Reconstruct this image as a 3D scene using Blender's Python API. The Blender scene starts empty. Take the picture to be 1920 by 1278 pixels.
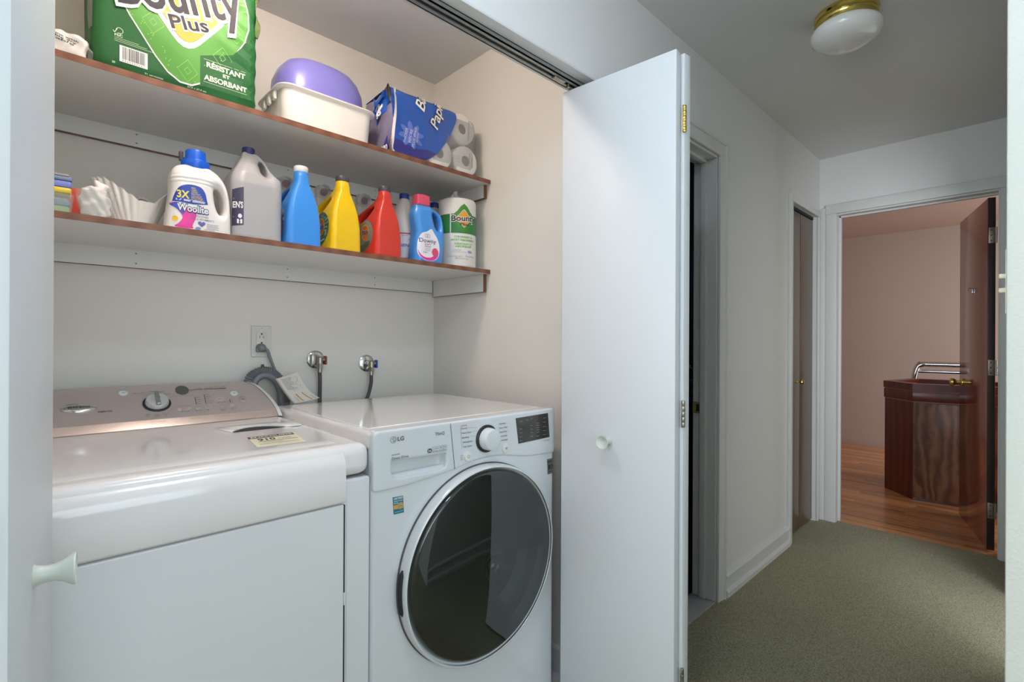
import bpy, bmesh, math, random
import numpy as np
from mathutils import Vector, Matrix
random.seed(4)
SC = bpy.context.scene
COL = SC.collection
PI = math.pi

# ------------------------------------------------------------------ camera
FPX = 933.5
YAW, PIT, ROL = math.radians(46.2), math.radians(.04), math.radians(.28)
fw = Vector((math.cos(YAW), math.sin(YAW), 0)); rt = Vector((math.sin(YAW), -math.cos(YAW), 0)); up = Vector((0, 0, 1))
fw2 = fw*math.cos(PIT) + up*math.sin(PIT); up2 = -fw*math.sin(PIT) + up*math.cos(PIT)
rt3 = rt*math.cos(ROL) + up2*math.sin(ROL); up3 = -rt*math.sin(ROL) + up2*math.cos(ROL)
cd = bpy.data.cameras.new('camera'); cam = bpy.data.objects.new('camera', cd); COL.objects.link(cam)
cd.sensor_width = 36; cd.lens = FPX/1920*36; cd.clip_start = .02
cam.matrix_world = Matrix(((rt3.x, up3.x, -fw2.x, 0), (rt3.y, up3.y, -fw2.y, 0), (rt3.z, up3.z, -fw2.z, 1.195), (0, 0, 0, 1)))
SC.camera = cam

# ------------------------------------------------------------------ light
w = bpy.data.worlds.new('world'); SC.world = w; w.use_nodes = True
w.node_tree.nodes['Background'].inputs[0].default_value = (.62, .74, 1, 1)
w.node_tree.nodes['Background'].inputs[1].default_value = .25
SC.view_settings.view_transform = 'Standard'; SC.view_settings.look = 'None'
SC.view_settings.gamma = 1; SC.view_settings.use_curve_mapping = False
SC.view_settings.exposure = 0.69

def area(name, loc, direction, sx, sy, power, col):
    l = bpy.data.lights.new(name, 'AREA'); l.shape = 'RECTANGLE'; l.size = sx; l.size_y = sy; l.energy = power; l.color = col
    o = bpy.data.objects.new(name, l); COL.objects.link(o); o.location = loc
    o.rotation_euler = Vector(direction).to_track_quat('-Z', 'Y').to_euler(); return o
# daylight through the foyer windows (left of and behind the photographer)
area('daylight_west', (-2.42, .1, 1.45), (1, 0, 0), 1.6, 1.5, 27, (.82, .92, 1))
area('daylight_south', (-.1, -2.42, 1.5), (0, 1, 0), 2.2, 1.6, 18, (.80, .91, 1))
area('hall_fill_light', (1.34, -1.5, 1.45), (1, 0, 0), 1.4, 1.5, 42, (.90, .94, 1))  # added unseen light that fills the hall through the added doorway at right
area('daylight_den', (5.6, -1.42, 1.35), (0, 1, 0), 1.6, 1.3, 26, (1, .95, .9))
area('daylight_bath', (2.3, 3.1, 1.7), (0, -1, 0), .6, .6, .8, (.7, .85, 1))

# ------------------------------------------------------------------ materials
def lin(c):
    if isinstance(c, str): c = tuple(int(c[i:i+2], 16) for i in (0, 2, 4))
    return tuple(((v/255+.055)/1.055)**2.4 if v/255 > .04045 else v/255/12.92 for v in c) + (1,)
MATS = {}
def M(name, col=None, rough=.5, metal=0, **k):
    if name in MATS: return MATS[name]
    m = bpy.data.materials.new(name); m.use_nodes = True; MATS[name] = m
    nt = m.node_tree; b = nt.nodes['Principled BSDF']
    base = lin(col); b.inputs['Base Color'].default_value = base
    b.inputs['Roughness'].default_value = rough; b.inputs['Metallic'].default_value = metal
    for kk, v in (('coat', 'Coat Weight'), ('trans', 'Transmission Weight'), ('ior', 'IOR'), ('spec', 'Specular IOR Level'), ('sheen', 'Sheen Weight'), ('sss', 'Subsurface Weight'), ('alpha', 'Alpha')):
        if kk in k: b.inputs[v].default_value = k[kk]
    if 'sss' in k: b.inputs['Subsurface Radius'].default_value = (.01, .01, .01)
    if 'coat' in k: b.inputs['Coat Roughness'].default_value = k.get('coatr', .08)
    if 'emit' in k:
        b.inputs['Emission Color'].default_value = lin(k.get('emitcol', col)); b.inputs['Emission Strength'].default_value = k['emit']
    tc = nt.nodes.new('ShaderNodeTexCoord')
    src = tc.outputs['Object']
    if k.get('vary', .03):
        n = nt.nodes.new('ShaderNodeTexNoise'); n.inputs['Scale'].default_value = k.get('vscale', 6); n.inputs['Detail'].default_value = 3
        nt.links.new(src, n.inputs['Vector'])
        mx = nt.nodes.new('ShaderNodeMix'); mx.data_type = 'RGBA'
        v = k.get('vary', .03)
        mx.inputs['A'].default_value = tuple(c*(1-v) for c in base[:3]) + (1,); mx.inputs['B'].default_value = tuple(min(1, c*(1+v)) for c in base[:3]) + (1,)
        nt.links.new(n.outputs['Fac'], mx.inputs['Factor']); nt.links.new(mx.outputs['Result'], b.inputs['Base Color'])
    if 'bump' in k:
        n2 = nt.nodes.new('ShaderNodeTexNoise'); n2.inputs['Scale'].default_value = k.get('bscale', 120); n2.inputs['Detail'].default_value = 4
        nt.links.new(src, n2.inputs['Vector'])
        bp = nt.nodes.new('ShaderNodeBump'); bp.inputs['Strength'].default_value = k['bump']; bp.inputs['Distance'].default_value = k.get('bdist', .002)
        nt.links.new(n2.outputs['Fac'], bp.inputs['Height']); nt.links.new(bp.outputs['Normal'], b.inputs['Normal'])
    return m

def wood(name, c1, c2, rough=.35, scale=(1, 1, 1), rings=6, dist=4, coat=.3, bands='X', c3=None):
    m = bpy.data.materials.new(name); m.use_nodes = True; MATS[name] = m
    nt = m.node_tree; b = nt.nodes['Principled BSDF']; L = nt.links.new
    tc = nt.nodes.new('ShaderNodeTexCoord'); mp = nt.nodes.new('ShaderNodeMapping'); mp.inputs['Scale'].default_value = scale
    L(tc.outputs['Object'], mp.inputs['Vector'])
    wv = nt.nodes.new('ShaderNodeTexWave'); wv.bands_direction = bands; wv.inputs['Scale'].default_value = rings; wv.inputs['Distortion'].default_value = dist
    wv.inputs['Detail'].default_value = 3; wv.inputs['Detail Scale'].default_value = 1.2
    L(mp.outputs['Vector'], wv.inputs['Vector'])
    n = nt.nodes.new('ShaderNodeTexNoise'); n.inputs['Scale'].default_value = rings*5; n.inputs['Detail'].default_value = 6
    L(mp.outputs['Vector'], n.inputs['Vector'])
    ma = nt.nodes.new('ShaderNodeMath'); ma.operation = 'MULTIPLY_ADD'; ma.inputs[1].default_value = .55; 
    L(wv.outputs['Fac'], ma.inputs[0])
    mb_ = nt.nodes.new('ShaderNodeMath'); mb_.operation = 'MULTIPLY'; mb_.inputs[1].default_value = .5; L(n.outputs['Fac'], mb_.inputs[0]); L(mb_.outputs[0], ma.inputs[2])
    oi = nt.nodes.new('ShaderNodeObjectInfo')
    cr = nt.nodes.new('ShaderNodeValToRGB'); cr.color_ramp.elements[0].color = lin(c1); cr.color_ramp.elements[1].color = lin(c2)
    cr.color_ramp.elements[0].position = .15; cr.color_ramp.elements[1].position = .85
    L(ma.outputs[0], cr.inputs['Fac'])
    hs = nt.nodes.new('ShaderNodeHueSaturation'); mr = nt.nodes.new('ShaderNodeMapRange'); mr.inputs['To Min'].default_value = .66; mr.inputs['To Max'].default_value = 1.3
    L(oi.outputs['Random'], mr.inputs['Value']); 
    if c3 is None: mr.inputs['To Min'].default_value = 1; mr.inputs['To Max'].default_value = 1
    L(mr.outputs['Result'], hs.inputs['Value']); L(cr.outputs['Color'], hs.inputs['Color']); L(hs.outputs['Color'], b.inputs['Base Color'])
    b.inputs['Roughness'].default_value = rough; b.inputs['Coat Weight'].default_value = coat; b.inputs['Coat Roughness'].default_value = .12
    bp = nt.nodes.new('ShaderNodeBump'); bp.inputs['Strength'].default_value = .08; bp.inputs['Distance'].default_value = .001
    L(n.outputs['Fac'], bp.inputs['Height']); L(bp.outputs['Normal'], b.inputs['Normal'])
    return m

def carpet_mat():
    m = bpy.data.materials.new('olive_carpet'); m.use_nodes = True
    nt = m.node_tree; b = nt.nodes['Principled BSDF']; L = nt.links.new
    tc = nt.nodes.new('ShaderNodeTexCoord')
    mp = nt.nodes.new('ShaderNodeMapping'); mp.inputs['Rotation'].default_value = (0, 0, .5)
    L(tc.outputs['Object'], mp.inputs['Vector'])
    v = nt.nodes.new('ShaderNodeTexVoronoi'); v.inputs['Scale'].default_value = 230; L(mp.outputs['Vector'], v.inputs['Vector'])
    n = nt.nodes.new('ShaderNodeTexNoise'); n.inputs['Scale'].default_value = 4; n.inputs['Detail'].default_value = 5; L(tc.outputs['Object'], n.inputs['Vector'])
    cr = nt.nodes.new('ShaderNodeValToRGB'); cr.color_ramp.elements[0].color = lin('bcb797'); cr.color_ramp.elements[1].color = lin('807b5c')
    cr.color_ramp.elements[0].position = .05; cr.color_ramp.elements[1].position = .75
    L(v.outputs['Distance'], cr.inputs['Fac'])
    mx = nt.nodes.new('ShaderNodeMix'); mx.data_type = 'RGBA'; mx.blend_type = 'MULTIPLY'; mx.inputs['Factor'].default_value = .35
    cr2 = nt.nodes.new('ShaderNodeValToRGB'); cr2.color_ramp.elements[0].color = (.6, .6, .56, 1); cr2.color_ramp.elements[1].color = (1.15, 1.15, 1.1, 1)
    L(n.outputs['Fac'], cr2.inputs['Fac']); L(cr.outputs['Color'], mx.inputs['A']); L(cr2.outputs['Color'], mx.inputs['B'])
    L(mx.outputs['Result'], b.inputs['Base Color']); b.inputs['Roughness'].default_value = .95; b.inputs['Sheen Weight'].default_value = .15
    bp = nt.nodes.new('ShaderNodeBump'); bp.inputs['Strength'].default_value = .8; bp.inputs['Distance'].default_value = .004; bp.invert = True
    L(v.outputs['Distance'], bp.inputs['Height']); L(bp.outputs['Normal'], b.inputs['Normal'])
    return m

def clear_mat(name, col, tr=.8, rough=.15):
    """see-through plastic or film: transparent body under a glossy skin"""
    m = bpy.data.materials.new(name); m.use_nodes = True; MATS[name] = m
    nt = m.node_tree; nt.nodes.clear(); L = nt.links.new
    out = nt.nodes.new('ShaderNodeOutputMaterial'); t = nt.nodes.new('ShaderNodeBsdfTransparent'); t.inputs[0].default_value = lin(col)
    p = nt.nodes.new('ShaderNodeBsdfPrincipled'); p.inputs['Base Color'].default_value = lin(col); p.inputs['Roughness'].default_value = rough
    tc = nt.nodes.new('ShaderNodeTexCoord'); n = nt.nodes.new('ShaderNodeTexNoise'); n.inputs['Scale'].default_value = 30; L(tc.outputs['Object'], n.inputs['Vector'])
    bp = nt.nodes.new('ShaderNodeBump'); bp.inputs['Strength'].default_value = .1; bp.inputs['Distance'].default_value = .001; L(n.outputs['Fac'], bp.inputs['Height']); L(bp.outputs['Normal'], p.inputs['Normal'])
    mx = nt.nodes.new('ShaderNodeMixShader'); mx.inputs[0].default_value = 1-tr
    L(t.outputs[0], mx.inputs[1]); L(p.outputs[0], mx.inputs[2]); L(mx.outputs[0], out.inputs[0]); return m

def dark_glass():
    m = bpy.data.materials.new('tinted_glass'); m.use_nodes = True
    nt = m.node_tree; nt.nodes.clear(); L = nt.links.new
    out = nt.nodes.new('ShaderNodeOutputMaterial'); t = nt.nodes.new('ShaderNodeBsdfTransparent'); t.inputs[0].default_value = (.50, .56, .55, 1)
    g = nt.nodes.new('ShaderNodeBsdfGlossy'); g.inputs['Roughness'].default_value = .02; g.inputs['Color'].default_value = (.9, .95, .95, 1)
    tc = nt.nodes.new('ShaderNodeTexCoord'); n = nt.nodes.new('ShaderNodeTexNoise'); n.inputs['Scale'].default_value = 3; L(tc.outputs['Object'], n.inputs['Vector'])
    f = nt.nodes.new('ShaderNodeFresnel'); f.inputs['IOR'].default_value = 1.55
    ma = nt.nodes.new('ShaderNodeMath'); ma.operation = 'MULTIPLY_ADD'; ma.inputs[1].default_value = 1.5; ma.inputs[2].default_value = .03; L(f.outputs[0], ma.inputs[0])
    mx = nt.nodes.new('ShaderNodeMixShader'); L(ma.outputs[0], mx.inputs[0]); L(t.outputs[0], mx.inputs[1]); L(g.outputs[0], mx.inputs[2]); L(mx.outputs[0], out.inputs[0])
    return m

wall_m = M('wall_paint', 'e4e3e1', .6, bump=.12, bscale=260, bdist=.001, vary=.012, vscale=2)
closet_m = M('closet_wall_paint', 'e7e3da', .6, bump=.12, bscale=260, bdist=.001, vary=.012, vscale=2)
ceil_m = M('ceiling_paint', 'e0dfde', .75, bump=.1, bscale=200, vary=.012, vscale=2)
corner_m = M('foyer_wall_paint', 'e4e6dc', .7, bump=.5, bscale=150, bdist=.002, vary=.02)
trim_m = M('trim_paint', 'dcdcda', .4, bump=.06, bscale=60, vary=.015)
door_m = M('door_paint', 'dfe2e4', .42, bump=.08, bscale=180, bdist=.0006, vary=.012, vscale=3)
den_m = M('den_wall_paint', 'c6b9b3', .6, bump=.12, bscale=220, vary=.02)
denceil_m = M('den_ceiling_bounce_tint', 'c4aea4', .7, vary=.02)  # rosy tint stands in for light bounced off the wood floor
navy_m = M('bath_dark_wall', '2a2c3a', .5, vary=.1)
carpet_m = carpet_mat()
tile_m = M('white_floor_tile', 'd2d0ca', .25, vary=.05, vscale=4)
grout_m = M('grout', '8f8c85', .9)
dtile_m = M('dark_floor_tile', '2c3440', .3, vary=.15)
marble_m = M('grey_marble', 'a4a6a8', .3, vary=.14, vscale=9)
oak_m = wood('oak_strip', 'b87442', 'eab07a', .3, (3, .35, 1), 9, 3, .4, 'X', c3=1)
mahog_m = wood('bar_red_wood', '4c160e', '702619', .35, (2, 2, .5), 3, 5, .25, 'X')
burl_m = wood('bar_figured_wood', '52301e', '946a4e', .5, (1, .9, .45), 6, 9, .1, 'Y')
doorwood_m = wood('varnished_door_wood', '73301e', '97452c', .16, (4, 4, .4), 6, 2, .8, 'X')
doordark_m = wood('stained_door_edge', '1e120e', '4a3a32', .4, (4, 4, .3), 6, 3, .3, 'X')
walnut_m = wood('closet_door_wood', '43301f', '7a6350', .45, (6, 6, .25), 7, 2.2, .35, 'X')
edge_m = wood('shelf_edge_brown', '70442f', '8a5a42', .45, (1, 6, 6), 5, 2, 0, 'X')
mel_m = M('white_melamine', 'e2e0dc', .35, vary=.012)
enamel_m = M('white_enamel', 'e8e9ea', .16, coat=.6, vary=.008)
enamel2_m = M('white_enamel_lit_tops', 'f1eeec', .13, coat=.7, vary=.008)  # lighter enamel copy, the light on the machine tops is put into the colour
lg_m = M('washer_white', 'e3e7ea', .2, coat=.5, vary=.008)
gap_m = M('gap_dark', '2a2a2c', .7)
silver_m = M('console_champagne', 'c3b6b1', .32, metal=.35, bump=.03, bscale=400, vary=.02)
silver2_m = M('console_band', 'cdbcb4', .25, metal=.45, vary=.02)
chrome_m = M('chrome', 'd5d8d8', .12, metal=1, vary=.03)
nickel_m = M('worn_nickel', 'a8a49a', .3, metal=1, vary=.1)
brass_m = M('polished_brass', 'd8bf6a', .15, metal=1, vary=.06)
steel_m = M('brushed_strike', 'a8946c', .4, metal=.3, vary=.08)
grey_pl = M('grey_plastic', '7d8083', .45, vary=.05)
dkgrey_pl = M('dark_grey_rubber', '4b4c4d', .55, vary=.08)
black_m = M('black_plastic', '2a2b2d', .3, vary=.05)
disp_m = M('display_glass', '3f3c3a', .12, coat=.6, vary=.1, vscale=20)
ink_m = M('grey_ink', '5c5e60', .5)
inkd_m = M('dark_ink', '2e2e31', .5)
white_ink = M('white_ink', 'efefec', .5)
knob_m = M('knob_pale_green_white', 'd5dbd2', .3, coat=.4, vary=.02)
white_pl = M('white_plastic', 'ece6df', .35, vary=.02, sss=.1)
lav_m = M('lavender_plastic', '7a76c0', .3, vary=.05, coat=.3)
tissue_m = M('tissue_paper', 'e6e2dc', .9, bump=.25, bscale=90, vary=.03)
core_m = M('cardboard_core', '8c8680', .9, vary=.1)
green_d = M('pack_dark_green', '1c5c2c', .55, coat=.05, spec=.3, vary=.28, vscale=9)
green_l = M('pack_light_green', '418c20', .45, coat=.1, vary=.14, vscale=9)
green_x = M('pack_pale_line_green', '8cc45a', .3)
grey_lb = M('logo_grey_blue', 'b9c4cc', .35)
orange_m = M('logo_orange', 'ea9e20', .45, coat=.0, vary=.12, vscale=14)
yellow_ink = M('yellow_ink', 'f2e04a', .4)
tpblue_m = M('tissue_wrap_blue', '1f57b4', .22, coat=.6, vary=.16, vscale=8)
tpnavy_m = M('tissue_wrap_violet', '2d2f86', .22, coat=.6, vary=.2, vscale=8)
film_m = clear_mat('clear_film', (235, 235, 235), .80, .12)
clearpl_m = clear_mat('clear_plastic', (250, 251, 250), .86, .2)
milky_m = clear_mat('milky_plastic', (214, 212, 208), .22, .35)
glass_m = dark_glass()

# ------------------------------------------------------------------ mesh helpers
def link(o, parent=None):
    COL.objects.link(o)
    if parent is not None: o.parent = parent
    return o
def mobj(name, verts, faces, mat, parent=None, smooth=None, wn=False):
    me = bpy.data.meshes.new(name); me.from_pydata([tuple(map(float, v)) for v in verts], [], [tuple(map(int, f)) for f in faces]); me.update()
    if mat: me.materials.append(mat)
    if smooth is not None:
        me.shade_smooth(); me.set_sharp_from_angle(angle=math.radians(smooth))
    o = bpy.data.objects.new(name, me); link(o, parent)
    if wn: o.modifiers.new('wn', 'WEIGHTED_NORMAL').keep_sharp = True
    return o
class MB:
    def __init__(s): s.v = []; s.f = []
    def add(s, v, f, T=None):
        k = len(s.v)
        for p in v:
            p = Vector(p)
            s.v.append(tuple(T @ p) if T is not None else tuple(p))
        s.f += [tuple(i+k for i in q) for q in f]; return s
    def box(s, x0, x1, y0, y1, z0, z1, r=0, seg=3, T=None):
        v = [(x, y, z) for z in (z0, z1) for y in (y0, y1) for x in (x0, x1)]
        f = [(0, 2, 3, 1), (4, 5, 7, 6), (0, 1, 5, 4), (2, 6, 7, 3), (0, 4, 6, 2), (1, 3, 7, 5)]
        if r:
            bm = bmesh.new(); bv = [bm.verts.new(p) for p in v]
            for q in f: bm.faces.new([bv[i] for i in q])
            bmesh.ops.bevel(bm, geom=bm.edges[:], offset=r, segments=seg, profile=.5, affect='EDGES', clamp_overlap=True)
            bm.verts.index_update(); v = [p.co[:] for p in bm.verts]; f = [[p.index for p in q.verts] for q in bm.faces]; bm.free()
        return s.add(v, f, T)
    def lathe(s, prof, seg=32, T=None, sx=1, sy=1):
        v = []; f = []
        for r, h in prof:
            for i in range(seg):
                a = 2*PI*i/seg; v.append((r*sx*math.cos(a), r*sy*math.sin(a), h))
        for j in range(len(prof)-1):
            for i in range(seg):
                a, b = j*seg+i, j*seg+(i+1) % seg; f.append((a, b, b+seg, a+seg))
        if prof[0][0] > 1e-5: f.append(tuple(range(seg))[::-1])
        if prof[-1][0] > 1e-5: f.append(tuple(range((len(prof)-1)*seg, len(prof)*seg)))
        return s.add(v, f, T)
    def tube(s, pts, r, seg=10, cap=True):
        pts = [Vector(p) for p in pts]; n = len(pts); v = []; f = []
        rr = r if isinstance(r, (list, tuple)) else [r]*n
        prev = None
        for i, p in enumerate(pts):
            t = (pts[min(i+1, n-1)]-pts[max(i-1, 0)]).normalized()
            if prev is None:
                a = Vector((0, 0, 1)) if abs(t.z) < .9 else Vector((1, 0, 0)); e1 = t.cross(a).normalized()
            else: e1 = (prev-t*prev.dot(t)).normalized()
            prev = e1; e2 = t.cross(e1)
            for k in range(seg):
                a = 2*PI*k/seg; v.append(p+(e1*math.cos(a)+e2*math.sin(a))*rr[i])
        for i in range(n-1):
            for k in range(seg):
                a, b = i*seg+k, i*seg+(k+1) % seg; f.append((a, b, b+seg, a+seg))
        if cap: f.append(tuple(range(seg))[::-1]); f.append(tuple(range((n-1)*seg, n*seg)))
        return s.add(v, f)
    def prism(s, poly, a0, a1, axis='Y', T=None, r=0, seg=2):
        """poly of 2D points swept along an axis: Y -> (x,z), Z -> (x,y), X -> (y,z)"""
        def P(p, a): return (p[0], a, p[1]) if axis == 'Y' else (p[0], p[1], a) if axis == 'Z' else (a, p[0], p[1])
        n = len(poly); v = [P(p, a0) for p in poly]+[P(p, a1) for p in poly]
        f = [tuple(range(n)), tuple(range(n, 2*n))[::-1]]+[(i, i+n, (i+1) % n+n, (i+1) % n) for i in range(n)]
        bm = bmesh.new(); bv = [bm.verts.new(p) for p in v]
        for q in f: bm.faces.new([bv[i] for i in q])
        bmesh.ops.recalc_face_normals(bm, faces=bm.faces[:])
        if r:
            eds = [e for e in bm.edges if (e.verts[0].index < 0) or True]
            bm.verts.index_update(); eds = [e for e in bm.edges if (e.verts[0].index < n) == (e.verts[1].index < n)]
            bmesh.ops.bevel(bm, geom=eds, offset=r, segments=seg, profile=.5, affect='EDGES', clamp_overlap=True)
        big = [q for q in bm.faces if len(q.verts) > 4]
        if big: bmesh.ops.triangulate(bm, faces=big)
        bm.verts.index_update(); v = [p.co[:] for p in bm.verts]; f = [[p.index for p in q.verts] for q in bm.faces]; bm.free()
        return s.add(v, f, T)
    def grid(s, fn, nu, nv, closed=False):
        k = len(s.v)
        for j in range(nv+1):
            for i in range(nu+(0 if closed else 1)): s.v.append(tuple(fn(i/nu, j/nv)))
        W = nu if closed else nu+1
        for j in range(nv):
            for i in range(nu):
                a = k+j*W+i; b = k+j*W+((i+1) % W if closed else i+1); s.f.append((a, b, b+W, a+W))
        return s
    def build(s, name, mat, parent=None, smooth=40, wn=False, loc=None):
        v = s.v
        if loc is not None: v = [(p[0]-loc[0], p[1]-loc[1], p[2]-loc[2]) for p in v]
        return mobj(name, v, s.f, mat, parent, smooth, wn)
def FY(x, y, z): return Matrix.Translation((x, y, z)) @ Matrix.Rotation(PI/2, 4, 'X')      # lathe axis towards -Y
def TR(x, y, z, rz=0): return Matrix.Translation((x, y, z)) @ Matrix.Rotation(rz, 4, 'Z')
def thing(name, label, cat, loc=(0, 0, 0), rz=0, group=None):
    o = bpy.data.objects.new(name, None); o.empty_display_size = .05; COL.objects.link(o); o.location = loc; o.rotation_euler = (0, 0, rz)
    o['label'] = label; o['category'] = cat
    if group: o['group'] = group
    return o
def struct(o, label=None):
    o['kind'] = 'structure'
    if label: o['label'] = label
    return o
def spline(pts, n=8, closed=True):
    out = []; N = len(pts)
    for i in range(N if closed else N-1):
        if closed: p0, p1, p2, p3 = pts[i-1], pts[i], pts[(i+1) % N], pts[(i+2) % N]
        else: p0, p1, p2, p3 = pts[max(i-1, 0)], pts[i], pts[i+1], pts[min(i+2, N-1)]
        for k in range(n):
            t = k/n
            out.append(tuple(.5*(2*b+(c-a)*t+(2*a-5*b+4*c-d)*t*t+(3*b-a-3*c+d)*t**3) for a, b, c, d in zip(p0, p1, p2, p3)))
    if not closed: out.append(tuple(pts[-1]))
    return out
def rrect(x0, x1, y0, y1, r, n=5):
    out = []
    for cx, cy, a in ((x1-r, y1-r, 0), (x0+r, y1-r, 90), (x0+r, y0+r, 180), (x1-r, y0+r, 270)):
        for k in range(n+1):
            t = math.radians(a+90*k/n); out.append((cx+r*math.cos(t), cy+r*math.sin(t)))
    return out
def ell(cx, cy, rx, ry, n=28, rot=0):
    c, s_ = math.cos(rot), math.sin(rot)
    return [(cx+rx*math.cos(2*PI*i/n)*c-ry*math.sin(2*PI*i/n)*s_, cy+rx*math.cos(2*PI*i/n)*s_+ry*math.sin(2*PI*i/n)*c) for i in range(n)]

# ---- printed marks: flat 2D shapes and letters mapped onto a surface
_tc = {}
def text2d(s, bold=0., shear=0.):
    key = (s, bold, shear)
    if key not in _tc:
        c = bpy.data.curves.new('t', 'FONT'); c.body = s; c.size = 1; c.offset = bold; c.shear = shear; c.fill_mode = 'FRONT'; c.resolution_u = 3
        o = bpy.data.objects.new('t', c); COL.objects.link(o)
        dg = bpy.context.evaluated_depsgraph_get(); dg.update()
        me = bpy.data.meshes.new_from_object(o.evaluated_get(dg))
        v = np.array([p.co[:2] for p in me.vertices]).reshape(-1, 2); f = [tuple(q.vertices) for q in me.polygons]
        bpy.data.objects.remove(o); bpy.data.curves.remove(c); bpy.data.meshes.remove(me)
        _tc[key] = (v, f)
    return _tc[key]
class Print:
    def __init__(s): s.v = []; s.f = []
    def raw(s, v, f):
        k = len(s.v); s.v += [tuple(p) for p in v]; s.f += [tuple(i+k for i in q) for q in f]; return s
    def text(s, t, x0, y, x1, h, bold=0., shear=0., rot=0):
        """letters fitted between x0 and x1, baseline y, capital height h"""
        v, f = text2d(t, bold, shear)
        if len(v) == 0: return s
        a, b = v[:, 0].min(), v[:, 0].max(); q = np.empty_like(v)
        q[:, 0] = (v[:, 0]-a)/(b-a)*(x1-x0); q[:, 1] = v[:, 1]*h/.73
        c, d = math.cos(rot), math.sin(rot)
        return s.raw(np.stack([x0+q[:, 0]*c-q[:, 1]*d, y+q[:, 0]*d+q[:, 1]*c], 1), f)
    def poly(s, pts, h=None):
        bm = bmesh.new(); bm.faces.new([bm.verts.new((p[0], p[1], 0)) for p in pts])
        bmesh.ops.triangulate(bm, faces=bm.faces[:])
        if h:
            for _ in range(7):
                e = [e for e in bm.edges if e.calc_length() > h]
                if not e: break
                bmesh.ops.subdivide_edges(bm, edges=e, cuts=1); bmesh.ops.triangulate(bm, faces=bm.faces[:])
        bm.verts.index_update(); v = [p.co[:2] for p in bm.verts]; f = [[p.index for p in q.verts] for q in bm.faces]; bm.free()
        return s.raw(v, f)
    def rect(s, x0, x1, y0, y1): return s.raw([(x0, y0), (x1, y0), (x1, y1), (x0, y1)], [(0, 1, 2, 3)])
    def ring(s, cx, cy, r0, r1, n=28, ry=1, a0=0, a1=2*PI):
        v = []; f = []
        for i in range(n+1):
            a = a0+(a1-a0)*i/n
            v += [(cx+r0*math.cos(a), cy+r0*ry*math.sin(a)), (cx+r1*math.cos(a), cy+r1*ry*math.sin(a))]
        for i in range(n): f.append((2*i, 2*i+1, 2*i+3, 2*i+2))
        return s.raw(v, f)
    def line(s, pts, w):
        v = []; f = []
        for i in range(len(pts)-1):
            a, b = Vector(pts[i]), Vector(pts[i+1]); d = (b-a).normalized(); n = Vector((-d.y, d.x))*w/2
            k = len(v); v += [a+n, a-n, b-n, b+n]; f.append((k, k+1, k+2, k+3))
        return s.raw([(p.x, p.y) for p in v], f)
    def build(s, name, mat, parent, fn, label=None):
        q = np.array(s.v, float); P = fn(q[:, 0], q[:, 1])
        o = mobj(name, P, s.f, mat, parent)
        if name in ('lettering', 'letters', 'label_letters', 'sticker_lettering', 'display_print', 'indicator_line', 'barcode', 'page_print', 'film_print', 'emblem_pattern', 'label_print', 'package_print', 'slot', 'label_ray'): o['kind'] = 'stuff'
        if label: o['label'] = label
        return o
def onY(y): return lambda a, b: np.stack([a, np.full_like(a, y), b], 1)
def onZ(z): return lambda a, b: np.stack([a, b, np.full_like(a, z)], 1)

# ---- solids from distance fields (bottles, handles, soft shapes)
def sdf_mesh(f, lo, hi, h):
    ax = [np.arange(lo[i]-2*h, hi[i]+2.5*h, h) for i in range(3)]
    V = f(ax[0][:, None, None], ax[1][None, :, None], ax[2][None, None, :])
    V = np.broadcast_to(V, tuple(len(a) for a in ax)).astype(float)
    S = V < 0; n = [k-1 for k in V.shape]
    cor = [(i, j, k) for i in (0, 1) for j in (0, 1) for k in (0, 1)]
    sub = lambda A, c: A[c[0]:c[0]+n[0], c[1]:c[1]+n[1], c[2]:c[2]+n[2]]
    tot = sum(sub(S, c).astype(int) for c in cor); mask = (tot > 0) & (tot < 8)
    idx = -np.ones(n, int); I = np.argwhere(mask); idx[mask] = np.arange(len(I))
    acc = np.zeros((len(I), 3)); cnt = np.zeros(len(I))
    for c in cor:
        for a in range(3):
            if c[a] == 1: continue
            d = list(c); d[a] = 1
            va = V[I[:, 0]+c[0], I[:, 1]+c[1], I[:, 2]+c[2]]; vb = V[I[:, 0]+d[0], I[:, 1]+d[1], I[:, 2]+d[2]]
            m = (va < 0) != (vb < 0); t = np.where(m, va/np.where(m, va-vb, 1), 0)
            p = np.tile(np.array(c, float), (len(I), 1)); p[:, a] = t
            acc[m] += p[m]; cnt[m] += 1
    P = (I+acc/cnt[:, None])*h+np.array([a[0] for a in ax])
    F = []
    for a in range(3):
        b, c = (a+1) % 3, (a+2) % 3
        s0 = [slice(None)]*3; s1 = [slice(None)]*3; s0[a] = slice(0, -1); s1[a] = slice(1, None)
        e0, e1 = S[tuple(s0)], S[tuple(s1)]; E = np.argwhere(e0 != e1)
        E = E[(E[:, b] > 0) & (E[:, c] > 0) & (E[:, b] < n[b]) & (E[:, c] < n[c])]
        def cell(db, dc):
            q = E.copy(); q[:, b] -= db; q[:, c] -= dc; return idx[q[:, 0], q[:, 1], q[:, 2]]
        Q = np.stack([cell(1, 1), cell(0, 1), cell(0, 0), cell(1, 0)], 1)
        inv = ~e0[E[:, 0], E[:, 1], E[:, 2]]; Q[inv] = Q[inv][:, ::-1]; F.append(Q)
    return P, np.concatenate(F)
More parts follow.
